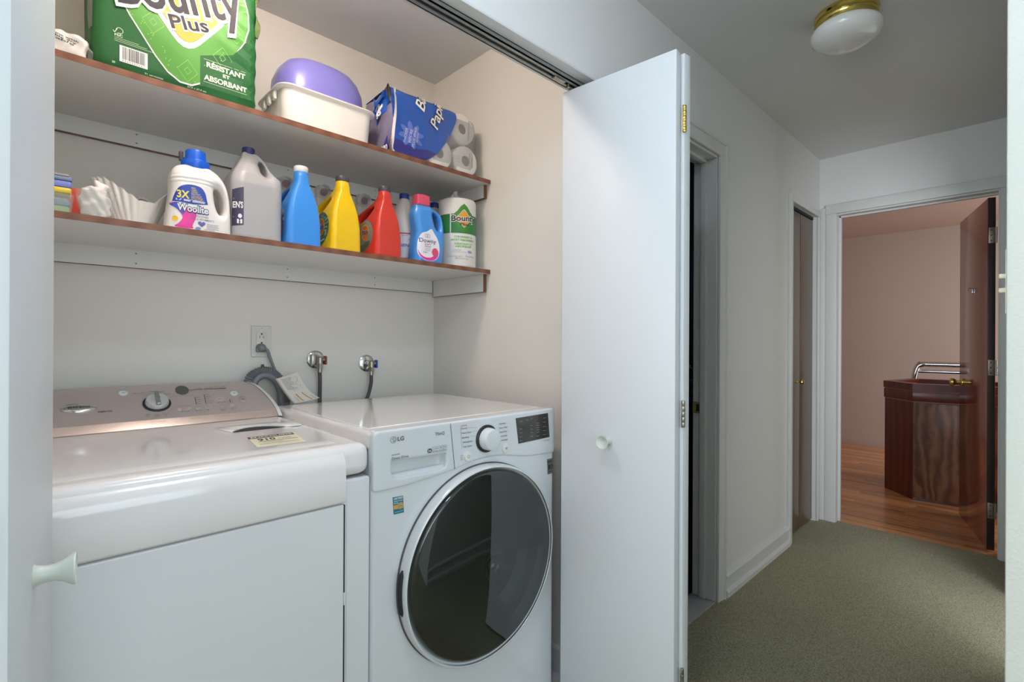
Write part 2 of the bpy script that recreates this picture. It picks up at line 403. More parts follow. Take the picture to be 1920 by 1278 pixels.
def poly_sd(pts, a, b):
    a, b = np.broadcast_arrays(a, b); d = np.full(a.shape, 1e9); s = np.ones(a.shape)
    N = len(pts)
    for i in range(N):
        p, q = pts[i], pts[i-1]; ex, ey = q[0]-p[0], q[1]-p[1]; wx, wy = a-p[0], b-p[1]
        t = np.clip((wx*ex+wy*ey)/(ex*ex+ey*ey+1e-12), 0, 1)
        d = np.minimum(d, (wx-ex*t)**2+(wy-ey*t)**2)
        c1 = b >= p[1]; c2 = b < q[1]; c3 = ex*wy > ey*wx
        fl = (c1 & c2 & c3) | (~c1 & ~c2 & ~c3); s = np.where(fl, -s, s)
    return s*np.sqrt(d)
def extr(d2, t, half, r):
    qx = d2+r; qy = np.abs(t)-half+r
    return np.minimum(np.maximum(qx, qy), 0)+np.sqrt(np.maximum(qx, 0)**2+np.maximum(qy, 0)**2)-r
def smin(a, b, k): 
    h = np.clip(.5+.5*(b-a)/k, 0, 1); return b+(a-b)*h-k*h*(1-h)
def smax(a, b, k): return -smin(-a, -b, k)
def capsule(x, y, z, p, q, r):
    p = np.array(p); q = np.array(q); d = q-p; t = np.clip(((x-p[0])*d[0]+(y-p[1])*d[1]+(z-p[2])*d[2])/(d@d), 0, 1)
    return np.sqrt((x-p[0]-t*d[0])**2+(y-p[1]-t*d[1])**2+(z-p[2]-t*d[2])**2)-r
def ellipsoid(x, y, z, c, r):
    k = np.sqrt(((x-c[0])/r[0])**2+((y-c[1])/r[1])**2+((z-c[2])/r[2])**2); return (k-1)*min(r)
def sdf_obj(name, f, lo, hi, h, mat, parent):
    P, F = sdf_mesh(f, lo, hi, h); return mobj(name, P, F, mat, parent, 180)
def project(f, axis, sign, start, eps):
    """map a print (a,b) onto the solid by marching along the given axis"""
    def g(a, b):
        t = np.full_like(a, start); 
        for _ in range(60):
            P = [None]*3; o = [i for i in range(3) if i != axis]; P[o[0]] = a; P[o[1]] = b; P[axis] = t
            t = np.clip(t+sign*np.clip(f(*P), -.004, .02)*.8, start-.13, start+.13)
        P = [None]*3; P[o[0]] = a; P[o[1]] = b; P[axis] = t-sign*eps
        return np.stack(P, 1)
    return g

# ================================================================== the setting
H = 2.44
def boxes(name, mat, lst, parent=None, r=0, smooth=30):
    b = MB()
    for q in lst: b.box(*q, r=r, seg=2)
    return b.build(name, mat, parent, smooth)
struct(boxes('floor', carpet_m, [(-2.6, 3.90, -2.6, 1.0, -.06, 0), (3.2, 3.857, 1.0, 1.6, -.06, 0)]), 'olive woven carpet of the hall')
cf = struct(boxes('floor_2', grout_m, [(-.2, 1.48, 1.0, 2.1, -.08, -.024)]), 'white tiled floor inside the laundry closet')
tb = MB(); tb.box(-.148, .148, -.148, .148, 0, .006, r=.002, seg=1); t0 = tb.build('tile', tile_m, cf)
k = 0
for i in range(6):
    for j in range(4):
        o = t0 if k == 0 else link(t0.copy(), cf); k += 1
        o.location = (-.05+.3*i-.0, 1.15+.3*j-.03, -.026)
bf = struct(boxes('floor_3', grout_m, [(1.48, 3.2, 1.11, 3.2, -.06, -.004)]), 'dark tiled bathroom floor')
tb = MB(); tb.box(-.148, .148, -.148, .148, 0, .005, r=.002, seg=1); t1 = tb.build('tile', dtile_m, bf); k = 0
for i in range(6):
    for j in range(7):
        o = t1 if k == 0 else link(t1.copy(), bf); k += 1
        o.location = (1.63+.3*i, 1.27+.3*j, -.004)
struct(boxes('trim_12', marble_m, [(1.53, 2.28, 1.0, 1.112, -.05, .004)], r=.002), 'grey marble threshold under the bathroom door')
# oak strips of the room at the end
of = struct(boxes('floor_4', gap_m, [(3.90, 7.0, -1.5, 2.6, -.08, -.02)]), 'oak strip floor of the room at the end of the hall')
pm = []
for ln in (1.05, .8, 1.35):
    b = MB(); b.box(-.028, .028, -ln/2, ln/2, -.019, 0, r=.0012, seg=1); o = b.build('plank', oak_m, of); pm.append((ln, o, [0]))
for i in range(54):
    x = 3.93+.0572*i; y = -1.5-random.uniform(0, .9)
    while y < 2.6:
        ln, o0, used = random.choice(pm)
        if y+ln > -.15 and y < 2.2:
            o = o0 if not used[0] else link(o0.copy(), of); used[0] = 1; o.location = (x, y+ln/2, -.001)
        y += ln+.001
struct(boxes('ceiling', ceil_m, [(-2.7, 3.97, -2.7, 3.3, H, H+.06)]), 'grey white painted ceiling')
struct(boxes('ceiling_2', denceil_m, [(3.97, 7.1, -1.6, 2.7, H, H+.06)]), 'ceiling of the room at the end, rosy bounce light in its colour')
XL, XR = -.13, 1.40
struct(boxes('wall_left', wall_m, [(-2.6, XL, 1.0, 1.11, -.06, H), (XL, XR, 1.0, 1.105, 2.062, H), (XR, 1.53, 1.0, 1.11, -.06, H), (1.53, 2.28, 1.0, 1.11, 2.062, H),
    (2.28, 3.255, 1.0, 1.11, -.06, H), (3.255, 3.79, 1.0, 1.11, 2.04, H), (3.79, 3.857, 1.0, 1.11, -.06, H)]), 'white hall wall with the closet and bathroom openings')
struct(boxes('wall_closet_right', closet_m, [(XR, 1.48, 1.11, 2.1, -.06, H)]))
struct(boxes('wall_closet_back', closet_m, [(XL-.08, 1.40, 2.01, 2.1, -.06, H)]))
struct(boxes('wall_closet_left', closet_m, [(XL-.08, XL, 1.11, 2.01, -.06, H)]))
struct(boxes('wall_end', wall_m, [(3.857, 3.967, .897+.02, 3.3, -.06, H), (3.857, 3.967, -2.6, .107, -.06, H), (3.857, 3.967, .107, .917, 2.065, H)]), 'white wall across the end of the hall')
struct(boxes('wall_right', corner_m, [(1.2, 2.50, -.08, .03, -.06, H), (3.30, 3.857, -.08, .03, -.06, H), (2.50, 3.30, -.08, .03, 2.06, H), (1.2, 1.31, -2.6, -.08, -.06, H)], r=.004), 'near wall corner edge at the right')  # the doorway opening is added out of view to let light into the hall
struct(boxes('wall_foyer_west', wall_m, [(-2.6, -2.5, -2.6, 1.0, -.06, H)]))
struct(boxes('wall_foyer_south', wall_m, [(-2.5, 1.2, -2.6, -2.5, -.06, H)]))
struct(boxes('wall_added_room', wall_m, [(1.31, 3.857, -2.6, -2.5, -.06, H)]))  # wall of the unseen side room, added to bounce light into the hall
b = MB()
for x0, x1 in ((2.435, 2.50), (3.30, 3.365)): b.box(x0, x1, .028, .046, 0, 2.12, r=.004)
b.box(2.50, 3.30, .028, .046, 2.06, 2.12, r=.004); struct(b.build('trim_10', trim_m, None, 30), 'white casing of the unseen doorway added on the right for hall light')  # casing round the added light opening
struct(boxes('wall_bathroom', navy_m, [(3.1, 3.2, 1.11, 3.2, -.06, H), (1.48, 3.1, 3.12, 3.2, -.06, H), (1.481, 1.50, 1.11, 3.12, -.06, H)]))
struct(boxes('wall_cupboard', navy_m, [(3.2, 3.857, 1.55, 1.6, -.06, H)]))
struct(boxes('wall_den', den_m, [(7.0, 7.1, -1.6, 2.7, -.06, H), (3.967, 7.0, 2.6, 2.7, -.06, H), (3.967, 7.0, -1.6, -1.5, -.06, H)]), 'rosy walls of the room at the end')
boxes_den = struct(boxes('wall_den_front', den_m, [(3.968, 3.972, .98, 2.6, -.02, H), (3.968, 3.972, -1.5, .05, -.02, H)]))
struct(boxes('baseboard_den', den_m, [(6.985, 7.0, -1.5, 2.6, -.02, .09)], r=.003))

# baseboards
def base_prof(y, s): return [(y, 0), (y+s*.024, 0), (y+s*.024, .022), (y+s*.017, .034), (y+s*.014, .036), (y+s*.013, .082), (y+s*.019, .088), (y+s*.019, .098), (y+s*.009, .108), (y, .11)]
b = MB(); b.prism(base_prof(1.0, -1), 2.343, 3.222, 'X'); struct(b.build('baseboard_left', trim_m, None, 25), 'stepped white baseboard between bathroom door and wooden closet')
b = MB(); b.prism(base_prof(.03, 1), 1.21, 2.44, 'X'); b.prism(base_prof(.03, 1), 3.36, 3.84, 'X'); struct(b.build('baseboard_right', trim_m, None, 25))
b = MB(); b.prism([(1.4, -.02), (1.388, -.02), (1.388, .065), (1.392, .072), (1.4, .075)], 1.11, 2.01, 'Y')
b.v = [(p[0], p[1], p[2]) for p in b.v]; struct(b.build('baseboard_closet', trim_m, None, 25))

# bathroom door frame
b = MB(); b.box(2.26, 2.28, 1.0, 1.112, .004, 2.06, r=.002); b.box(1.53, 2.26, 1.0, 1.112, 2.042, 2.062, r=.002); b.box(1.53, 1.55, 1.0, 1.112, .004, 2.042, r=.002)
j = struct(b.build('trim_1', trim_m, None, 30), 'white door frame of the bathroom')
b = MB(); b.box(2.248, 2.262, 1.045, 1.075, .004, 2.044, r=.003); b.box(1.55, 2.25, 1.045, 1.075, 2.03, 2.044, r=.003); b.build('door_stop', trim_m, j)
cas = [(2.268, .988), (2.268, .998), (2.338, .998), (2.338, .982), (2.332, .979), (2.324, .980), (2.318, .985), (2.278, .990)]
b = MB(); b.prism(cas, .0, 2.118, 'Z'); b.box(1.53, 2.326, .986, .9995, 2.052, 2.112, r=.004); b.box(1.53, 2.334, .980, .9995, 2.106, 2.12, r=.004); struct(b.build('trim_2', trim_m, None, 30), 'white casing around the bathroom door')
b = MB(); b.prism(rrect(1.058, 1.112, .860, .914, .006), 2.2575, 2.2605, 'X')
sp = b.build('strike_plate', steel_m, j); sp['label'] = 'brass strike plate'
b = MB(); b.box(2.2568, 2.2577, 1.074, 1.094, .870, .904); b.build('latch_hole', gap_m, j)
# wooden bifold of the linen cupboard
b = MB(); b.box(3.222, 3.258, .980, 1.0, 0, 2.085, r=.003); b.box(3.255, 3.83, .984, 1.0, 2.04, 2.075, r=.004); b.box(3.79, 3.815, .984, 1.0, 0, 2.04, r=.004)
struct(b.build('trim_3', trim_m, None, 30), 'thin white trim around the wooden cupboard doors')
b = MB(); b.box(3.255, 3.79, 1.02, 1.05, 2.022, 2.04); struct(b.build('gap_shade_strip', gap_m, None, 30))  # dark strip painted as the shade in the gap above the doors
d3 = bpy.data.objects.new('door_3', None); COL.objects.link(d3); struct(d3, 'brown wooden bifold cupboard doors with brass knob'); d3.location = (3.26, 1.02, 0)
for x0, x1 in ((0, .256), (.260, .522)):
    b = MB(); b.box(x0, x1, 0, .03, .012, 2.016, r=.003); b.build('door_panel', walnut_m, d3)
def knob_prof(r=.016, L=.035): return [(.0, 0), (.010, 0), (.0085, .004), (.0055, .008), (.005, L*.5), (r*.75, L*.62), (r, L*.78), (r*.9, L*.93), (r*.5, L), (0, L*1.01)]
b = MB(); b.lathe(knob_prof(.017, .045)[1:], 20, FY(.185, 0, .95)); b.build('door_knob', brass_m, d3)

# end doorway
b = MB()
b.box(3.857, 3.967, .897, .917, 0, 2.06, r=.002); b.box(3.857, 3.967, .107, .127, 0, 2.06, r=.002); b.box(3.857, 3.967, .127, .897, 2.045, 2.065, r=.002)
struct(b.build('trim_5', trim_m, None, 30), 'white door frame at the end of the hall')
b = MB()
b.box(3.905, 3.93, .884, .898, 0, 2.046, r=.002); b.box(3.905, 3.93, .127, .897, 2.034, 2.046, r=.002); struct(b.build('trim_6', trim_m, None, 30))
b = MB()
for y0, y1 in ((.897, .962), (.055, .121)): b.box(3.841, 3.8575, y0, y1, .0, 2.055, r=.004)
b.box(3.841, 3.8575, .055, .962, 2.055, 2.12, r=.004)
b.box(3.843, 3.8575, .962, .998, 0, 2.10, r=.003)
struct(b.build('trim_7', trim_m, None, 30), 'white casing around the end doorway')
d4 = bpy.data.objects.new('door_4', None); COL.objects.link(d4); struct(d4, 'glossy red-brown wooden door standing open'); d4.location = (3.968, .137, .012); d4.rotation_euler = (0, 0, math.atan2(.155, .62))
b = MB(); b.box(0.002, .70, .006, .038, 0, 2.022, r=.002); b.build('door_leaf', doorwood_m, d4)
b = MB(); b.box(-.001, .0025, .005, .039, 0, 2.022, r=.001); b.build('door_edge', doordark_m, d4)
for z in (.18, 1.0, 1.76):
    b = MB(); b.box(-.003, -.0005, .010, .036, z, z+.09, r=.001); b.lathe([(.006, 0), (.006, .09)], 12, Matrix.Translation((-.004, .0035, z))); hg = b.build('hinge', nickel_m, d4)
    s_ = MB()
    for zz in (.015, .045, .075): s_.lathe([(.0035, 0), (.002, .0012)], 8, Matrix.Translation((-.003, .024, z+zz)) @ Matrix.Rotation(-PI/2, 4, 'Y'))
    s_.build('screw', gap_m, hg)
b = MB(); T = Matrix.Translation((.62, .038, .92)) @ Matrix.Rotation(-PI/2, 4, 'X'); b.lathe([(.026, 0), (.025, .006), (.010, .010), (.009, .03), (.02, .036), (.027, .05), (.024, .062), (.0, .068)], 20, T); b.build('door_knob', brass_m, d4)
b = MB(); b.box(.33, .336, .038, .046, 1.50, 1.53, r=.002); b.box(.318, .348, .038, .045, 1.512, 1.518, r=.002); b.tube([(.333, .042, 1.53), (.333, .060, 1.535), (.333, .064, 1.52), (.333, .058, 1.505)], .003, 8); b.build('coat_hook', chrome_m, d4)

# closet head: painted board, track
b = MB(); b.box(XL, XR, .9995, 1.1055, 2.056, 2.063, r=.001); struct(b.build('trim_8', trim_m, None, 30), 'painted head board above the laundry closet opening')
b = MB()
b.box(XL, XR, 1.036, 1.040, 2.040, 2.057); b.box(XL, XR, 1.036, 1.050, 2.040, 2.043); b.box(XL, XR, 1.072, 1.076, 2.040, 2.057); b.box(XL, XR, 1.062, 1.076, 2.040, 2.043); b.box(XL, XR, 1.036, 1.076, 2.0535, 2.057)
tr = struct(b.build('trim_9', M('grey_track_metal', '9da09c', .35, .6, vary=.05), None, 30), 'grey metal folding door track')
b = MB(); b.box(1.19, 1.24, 1.046, 1.066, 2.034, 2.053, r=.002); b.lathe([(.005, 0), (.005, .02)], 12, Matrix.Translation((1.262, 1.056, 2.028))); b.build('track_slider', nickel_m, tr)
b = MB(); b.lathe([(.003, 0), (.003, .0012)], 10, Matrix.Translation((.93, 1.056, 2.0528))); b.build('screw', gap_m, tr)

# white folding doors
def bif_panel(p, q, th, side, name, parent, z0=.02, z1=2.03):
    """slab along p->q in plan; thickness to the given side"""
    p, q = Vector(p+(0,)), Vector(q+(0,)); d = (q-p); L = d.length; a = math.atan2(d.y, d.x)
    b = MB(); b.box(0, L, 0 if side > 0 else -th, th if side > 0 else 0, z0, z1, r=.0025, seg=2, T=TR(p.x, p.y, 0, a))
    return b.build(name, door_m, parent)
def hinge(x, y, z, parent, mat):
    b = MB()
    for i in range(5): b.lathe([(.0048, 0), (.0052, .001), (.0052, .0135), (.0048, .0145)], 12, Matrix.Translation((x, y, z+.0155*i)))
    b.box(x-.0065, x+.0065, y+.0005, y+.004, z, z+.077, r=.0006, seg=1); return b.build('hinge', mat, parent)
KP = [(0, 0), (.0145, 0), (.0125, .003), (.0105, .010), (.0105, .020), (.0135, .028), (.019, .036), (.0205, .039), (.020, .041), (.017, .0395), (.011, .035), (.005, .0332), (0, .033)]
d2 = bpy.data.objects.new('door_2', None); COL.objects.link(d2); struct(d2, 'white folding closet door standing open with round knob')
bif_panel((1.276, 1.090), (1.314, .700), .033, 1, 'door_panel', d2)
bif_panel((1.350, .694), (1.386, 1.085), .031, -1, 'door_panel', d2)
ta = math.atan2(-.390, .038)
for z in (1.80, .95, .18): hinge(1.3485, .6925, z, d2, brass_m if z > 1 else nickel_m)
kn = Matrix.Translation((1.2935, .912, .887)) @ Matrix.Rotation(ta-PI/2, 4, 'Z') @ Matrix.Rotation(PI/2, 4, 'X') @ Matrix.Rotation(0, 4, 'Z')
b = MB(); b.lathe(KP[1:], 28, Matrix.Translation((1.2938, .912, .887)) @ Matrix.Rotation(.097, 4, 'Z') @ Matrix.Rotation(-PI/2, 4, 'Y')); b.build('door_knob', knob_m, d2)
d1 = bpy.data.objects.new('door_1', None); COL.objects.link(d1); struct(d1, 'white folding closet door at the left edge with round knob')
bif_panel((.022, 1.090), (-.0175, .700), .033, -1, 'door_panel', d1)
bif_panel((-.0545, .694), (-.090, 1.085), .031, 1, 'door_panel', d1)
for z in (1.80, .95, .18): hinge(-.053, .6925, z, d1, brass_m if z > 1 else nickel_m)
b = MB(); b.lathe(KP[1:], 28, Matrix.Translation((.0003, .875, .894)) @ Matrix.Rotation(-.1, 4, 'Z') @ Matrix.Rotation(PI/2, 4, 'Y')); b.build('door_knob', knob_m, d1)

# foyer windows behind the photographer
for nm, bx in (('window_1', [(-2.505, -2.46, -.75, -.70, .65, 2.25), (-2.505, -2.46, .90, .95, .65, 2.25), (-2.505, -2.46, -.75, .95, .65, .7), (-2.505, -2.46, -.75, .95, 2.2, 2.25), (-2.505, -2.46, .08, .12, .7, 2.2)]),
               ('window_2', [(-1.25, -1.2, -2.505, -2.46, .65, 2.35), (1.0, 1.05, -2.505, -2.46, .65, 2.35), (-1.25, 1.05, -2.505, -2.46, .65, .7), (-1.25, 1.05, -2.505, -2.46, 2.3, 2.35), (-.12, -.08, -2.505, -2.46, .7, 2.3)])):
    struct(boxes(nm, trim_m, bx, r=.003))

# ceiling light of the hall (off)
cl = thing('ceiling_light', 'white mushroom glass ceiling light on a brass ring', 'lamp', (2.205, .487, H))
b = MB(); b.lathe([(.098, 0), (.103, -.004), (.104, -.012), (.099, -.018), (.100, -.026), (.103, -.030), (.102, -.040), (.094, -.048), (.088, -.050)], 40); b.build('brass_ring', brass_m, cl)
b = MB(); b.lathe([(.086, -.046), (.100, -.050), (.112, -.060), (.1165, -.073), (.113, -.089), (.098, -.106), (.072, -.118), (.038, -.1245), (.0, -.126)], 44); b.build('glass_globe', M('opal_glass', 'f4f2ee', .18, coat=.5, vary=.02, sss=.2), cl, 180)
for a in (200, 320, 80):
    b = MB(); b.lathe([(.004, 0), (.005, .003), (.003, .006)], 10, Matrix.Rotation(math.radians(a), 4, 'Z') @ Matrix.Translation((.1, 0, -.034)) @ Matrix.Rotation(PI/2, 4, 'Y')); b.build('thumb_screw', brass_m, cl)
# lamp of the laundry closet, on its ceiling behind the door head
fl = thing('ceiling_light', 'lit warm ceiling lamp inside the laundry closet behind the door head', 'lamp', (.42, 1.33, H))
b = MB(); b.lathe([(.070, 0), (.074, -.010), (.070, -.022), (.060, -.026)], 32); b.build('lamp_base', white_pl, fl)
b = MB(); b.lathe([(.058, -.024), (.075, -.034), (.080, -.050), (.075, -.068), (.055, -.082), (.028, -.089), (.0, -.090)], 32); b.build('glass_globe', M('lit_opal_glass', 'ffeee2', .3, emit=47, vary=0), fl, 180)
# ceiling light of the foyer, above the photographer
fo = thing('ceiling_light', 'lit ceiling light of the foyer in front of the laundry closet', 'lamp', (.42, .40, H))
b = MB(); b.lathe([(.098, 0), (.104, -.012), (.100, -.026), (.102, -.040), (.088, -.050)], 32); b.build('brass_ring', brass_m, fo)
b = MB(); b.lathe([(.086, -.046), (.112, -.060), (.1165, -.073), (.113, -.089), (.098, -.106), (.072, -.118), (.038, -.1245), (.0, -.126)], 32); b.build('glass_globe', M('lit_opal_glass_cool', 'd4e6ff', .3, emit=26, vary=0), fo, 180)
# light switch on the near wall
sw = thing('light_switch', 'cream double toggle light switch on the near wall edge', 'switch', (1.28, .0305, 1.305))
b = MB(); b.box(-.035, .035, 0, .0016, -.057, .057, r=.0006); b.build('switch_plate', M('cream_plastic', 'e6e2c4', .35), sw)
for z in (.013, -.013):
    b = MB(); b.box(-.004, .004, .001, .0115, z-.004, z+.005, r=.002); b.build('toggle', MATS['cream_plastic'], sw)
# ================================================================== shelves
def shelf(zt, label, cleat_z):
    t = thing('wall_shelf', label, 'shelf', (XL+.004, 2.006, zt), 0, 'shelves of the laundry closet')
    X0, X1, Yf = 0, XR-.003-(XL+.004), 1.593-2.006
    b = MB(); b.box(X0, X1, Yf+.0015, 0, -.016, 0); b.build('board', mel_m, t)
    b = MB(); b.box(X0, X1, Yf, Yf+.0015, -.0163, .0003); b.build('edge_band', edge_m, t)
    # cleat on the back wall, its lower edge raw brown
    c0 = cleat_z-zt
    b = MB(); b.box(X0+.019, X1-.019, -.016, 0, c0+.001, -.016); c = b.build('cleat', mel_m, t)
    b = MB(); b.box(X0+.019, X1-.019, -.016, 0, c0, c0+.001); b.build('edge_band', edge_m, c)
    for x in (X0, X1-.016):
        lo = -.092 if zt < 1.7 else -.072
        b = MB(); b.box(x, x+.016, Yf+.0265, -.0165, lo, -.0165); br = b.build('bracket', mel_m, t)
        b = MB(); b.box(x, x+.016, Yf+.025, Yf+.0265, lo, -.0165); b.box(x, x+.016, Yf+.025, -.0165, lo-.0012, lo); b.build('edge_band', edge_m, br)
    for x in (.36, .83, 1.2):
        for dz in (.25, .8):
            b = MB(); b.lathe([(.0025, 0), (.0025, .0006)], 10, FY(x, -.016, c0+(-.016-c0)*dz)); b.build('screw', grey_pl, c)
    return t
shelf(1.879, 'upper white closet shelf with brown front edge, paper packs on it', 1.812)
shelf(1.498, 'lower white closet shelf with brown front edge, bottles standing on it', 1.424)

# ================================================================== dryer
DX0, DX1, DYF = -.122, .612, 1.150
dr = thing('dryer', 'white top-panel dryer with champagne control console and silver dial', 'dryer', (.245, 1.5, -.02))
L0 = (.245, 1.5, -.02)
def D(b, name, mat, parent=None, smooth=40, wn=False): return b.build(name, mat, parent or dr, smooth, wn, loc=L0)
b = MB(); b.box(DX0, DX1, DYF, 1.90, -.0, .856, r=.008, seg=3); D(b, 'cabinet', enamel_m, wn=True)
b = MB(); b.box(DX0, DX1, DYF-.002, 1.90, .861, .940, r=.026, seg=6); D(b, 'top_panel', enamel2_m, wn=True)
# wrap-over front of the top (hood) between the two corner caps
prof = [(1.60, .9395), (1.60, .9412), (1.24, .9412), (1.205, .9420), (1.195, .9400)]
for k in range(9):
    a = PI/2*k/8; prof.append((1.188-.052*math.sin(a), .888+.051*math.cos(a)))
prof += [(1.134, .86), (1.134, .812), (1.136, .8075), (1.141, .806), (1.16, .806)]
prof += [(1.16, .93)]
b = MB(); b.prism(prof, DX0+.07, .540, 'X', r=0); D(b, 'hood', enamel2_m, smooth=50)
b = MB(); b.box(DX0+.07, .538, 1.139, 1.156, .05, .8025, r=.004, seg=3); do = D(b, 'door', enamel_m, wn=True)
b = MB(); b.box(.536, .5405, 1.1405, 1.15, .05, .80); D(b, 'door_gap', gap_m, do)
for z in (.56, .30):
    b = MB(); b.box(.537, .542, 1.1385, 1.146, z, z+.03, r=.001, seg=1); D(b, 'door_catch', enamel_m, do)
b = MB(); b.box(.548, DX1-.004, DYF-.0015, DYF+.001, .02, .852, r=.001, seg=1); D(b, 'corner_column', enamel_m)
# console
CP = [(1.748, .940), (1.7485, .943), (1.762, .956), (1.768, .962)]
def cons(u, t):      # u -1..1 across, t slope distance from band line
    pass
def pan(X, s, n=0.0):
    return (X, 1.768+.813*s-.582*n, .962+.582*s+.813*n)
def half(s): return .348-.016*max(s+.03, 0)/.2-.9*max(s, 0)**2*1.55
S = [-.028, -.024, -.004, 0, .02, .05, .08, .11, .135, .155, .17, .18, .183]
def cp(u, j):
    s = S[j]; c = -.6*max(s-.12, 0)**2*8          # the crown rolls back a little
    X = .245+half(s)*u
    sag = .006*(u*u)*max(s, 0)/.18
    if s < 0: y, z = 1.768+.68*s, .962+.75*s
    else: y, z = pan(0, s-sag, c)[1:]
    return (X, y, z)
b = MB(); v = []; f = []
NU = 24
for j in range(3, len(S)):
    for i in range(NU+1): v.append(cp(-1+2*i/NU, j))
W = NU+1
for j in range(len(S)-4):
    for i in range(NU): a = j*W+i; f.append((a, a+1, a+W+1, a+W))
b.add(v, f); D(b, 'console_face', silver_m, smooth=50)
b = MB(); v = [cp(-1+2*i/NU, j) for j in range(4) for i in range(NU+1)]; f = [(j*W+i, j*W+i+1, (j+1)*W+i+1, (j+1)*W+i) for j in range(3) for i in range(NU)]; b.add(v, f); D(b, 'console_band', silver2_m, smooth=50)
# end caps and back of the console
for sgn in (1, -1):
    b = MB(); v = []; n = len(S)
    for j in range(n):
        x, y, z = cp(sgn, j); v.append((x, y-.0015, z+.0015)); v.append((x+sgn*.014, y+.004, z-.001)); v.append((x+sgn*.012, 1.918, max(.941, min(z-.02, 1.03)))); v.append((x, 1.918, max(.941, min(z-.02, 1.03))))
    f = []
    for j in range(n-1):
        for q in range(3): f.append((4*j+q, 4*j+q+1, 4*j+q+5, 4*j+q+4))
    b.add(v, f); D(b, 'console_end_cap', white_ink, smooth=60)
b = MB(); n = len(S)-1; v = []
for i in range(NU+1): x, y, z = cp(-1+2*i/NU, n); v += [(x, y, z), (x, 1.920, z-.008), (x, 1.920, .941)]
f = [(3*i+q, 3*i+q+3, 3*i+q+4, 3*i+q+1) for i in range(NU) for q in range(2)]; b.add(v, f); D(b, 'console_back', enamel_m, smooth=50)
def onpan(eps): 
    def g(a, s):
        n = eps-.6*np.maximum(s-.12, 0)**2*8; neg = s < 0; sag = .006*((a-.245)/.33)**2*np.maximum(s, 0)/.18
        y = np.where(neg, 1.768+.68*s-.75*eps, 1.768+.813*(s-sag)-.582*n); z = np.where(neg, .962+.75*s+.68*eps, .962+.582*(s-sag)+.813*n)
        return np.stack([a-L0[0], y-L0[1], z-L0[2]], 1)
    return g
def PT(X, s): return Matrix.Translation(pan(X, s)) @ Matrix.Rotation(math.atan2(.582, .813), 4, 'X')
# dial
b = MB(); b.lathe([(.0355, 0), (.0355, .003), (.031, .004)], 40, PT(.267, .0685)); dl = D(b, 'dial_ring', black_m)
b = MB(); b.lathe([(.030, .001), (.0295, .012), (.027, .018), (.020, .020), (0, .0205)], 40, PT(.267, .0685)); D(b, 'dial', M('silver_dial', 'd2d4d4', .25, .4), smooth=35)
b = MB(); b.box(-.0062, .0062, -.028, .030, .018, .0265, r=.003, seg=3, T=PT(.267, .0685)); D(b, 'dial_grip', M('brushed_grip', 'a3a6a4', .3, .7))
b = MB(); b.prism(ell(0, 0, .0182, .0212, 32), 0, .0016, 'Z', T=PT(.339, .1240)); D(b, 'display_window', M('grey_green_lcd', '5c5f5a', .2, coat=.5))
for X, s, r in ((.1911, .1246, .0115), (.4818, .0929, .0115), (.5007, .0596, .0105)):
    b = MB(); b.lathe([(r, 0), (r, .0015), (r*.9, .0028), (r*.55, .0032), (0, .0032)], 26, PT(X, s)); bt = D(b, 'console_button', M('pale_button', 'd5dadb', .3) if X < .49 else silver2_m)
    Print().ring(X, s, .0022, .0032, 16).build('button_mark', ink_m, bt, onpan(.0038))
for X, s in ((.3208, .0374), (.3422, .0381), (.3668, .0366), (.3929, .0349), (.4377, .0698), (.4358, .0368), (.4625, .039)):
    b = MB(); b.lathe([(.0075, 0), (.0068, .0016), (.004, .0024), (0, .0025)], 20, PT(X, s)); D(b, 'console_button', silver2_m)
# oval badge
b = MB(); b.lathe([(1, 0), (1, .0015), (.93, .004), (.7, .006), (.35, .007), (0, .0073)], 36, PT(.0892, .069), sx=.0395, sy=.0175)
b.v = [p for p in b.v]; bg = D(b, 'badge', chrome_m, smooth=180)
Print().text('Whirlpool', .0655, .0665, .1125, .0065, .01, .2).build('badge_lettering', inkd_m, bg, onpan(.0083))
Print().line([(.062, .079), (.075, .0805), (.088, .079)], .0016).build('badge_swoosh', inkd_m, bg, onpan(.0083))
p = Print(); p.text('cabrio', .1285, .0475, .160, .0082, .012)
p.build('lettering', inkd_m, dr, onpan(.0006))
p = Print()
for t, x, s, wd, h in (('POWER', .1855, .139, .014, .0035), ('HEAVY DUTY', .2135, .119, .028, .004), ('NORMAL', .254, .1235, .018, .004), ('CASUAL', .276, .1205, .015, .004), ('DELICATE', .289, .108, .0185, .004),
    ('TIMED', .2325, .0205, .014, .004), ('DRY', .2345, .0135, .009, .004), ('QUICK', .2545, .0175, .014, .004), ('DRY', .257, .0105, .009, .004), ('TOUCH', .2745, .0175, .014, .004), ('UP', .2795, .0105, .005, .004),
    ('TIME ADJUST', .3205, .0225, .025, .0038), ('DRYNESS', .359, .0215, .017, .0038), ('TEMP', .388, .0208, .010, .0038), ('WRINKLE SHIELD', .424, .0525, .030, .0036), ('DAMP DRY', .4265, .0195, .02, .0036), ('SIGNAL', .4295, .0135, .012, .0036), ('CYCLE', .453, .0215, .020, .0036), ('END', .457, .0155, .010, .0036),
    ('START', .476, .1065, .012, .0035), ('PAUSE', .4955, .0725, .012, .0035), ('SENSING', .378, .129, .014, .0034), ('WET', .404, .129, .008, .0034), ('DAMP', .415, .129, .010, .0034), ('COOL DOWN', .428, .1335, .014, .0034), ('DRY', .446, .129, .007, .0034), ('DONE', .4545, .1345, .0105, .0034)):
    p.text(t, x, s, x+wd, h, .006)
for i, t in enumerate(('MORE', 'NORMAL', 'LESS', 'DAMP')): p.text(t, .3715, .0835-.0103*i, .3715+.0016*len(t)+.003, .0036, .006)
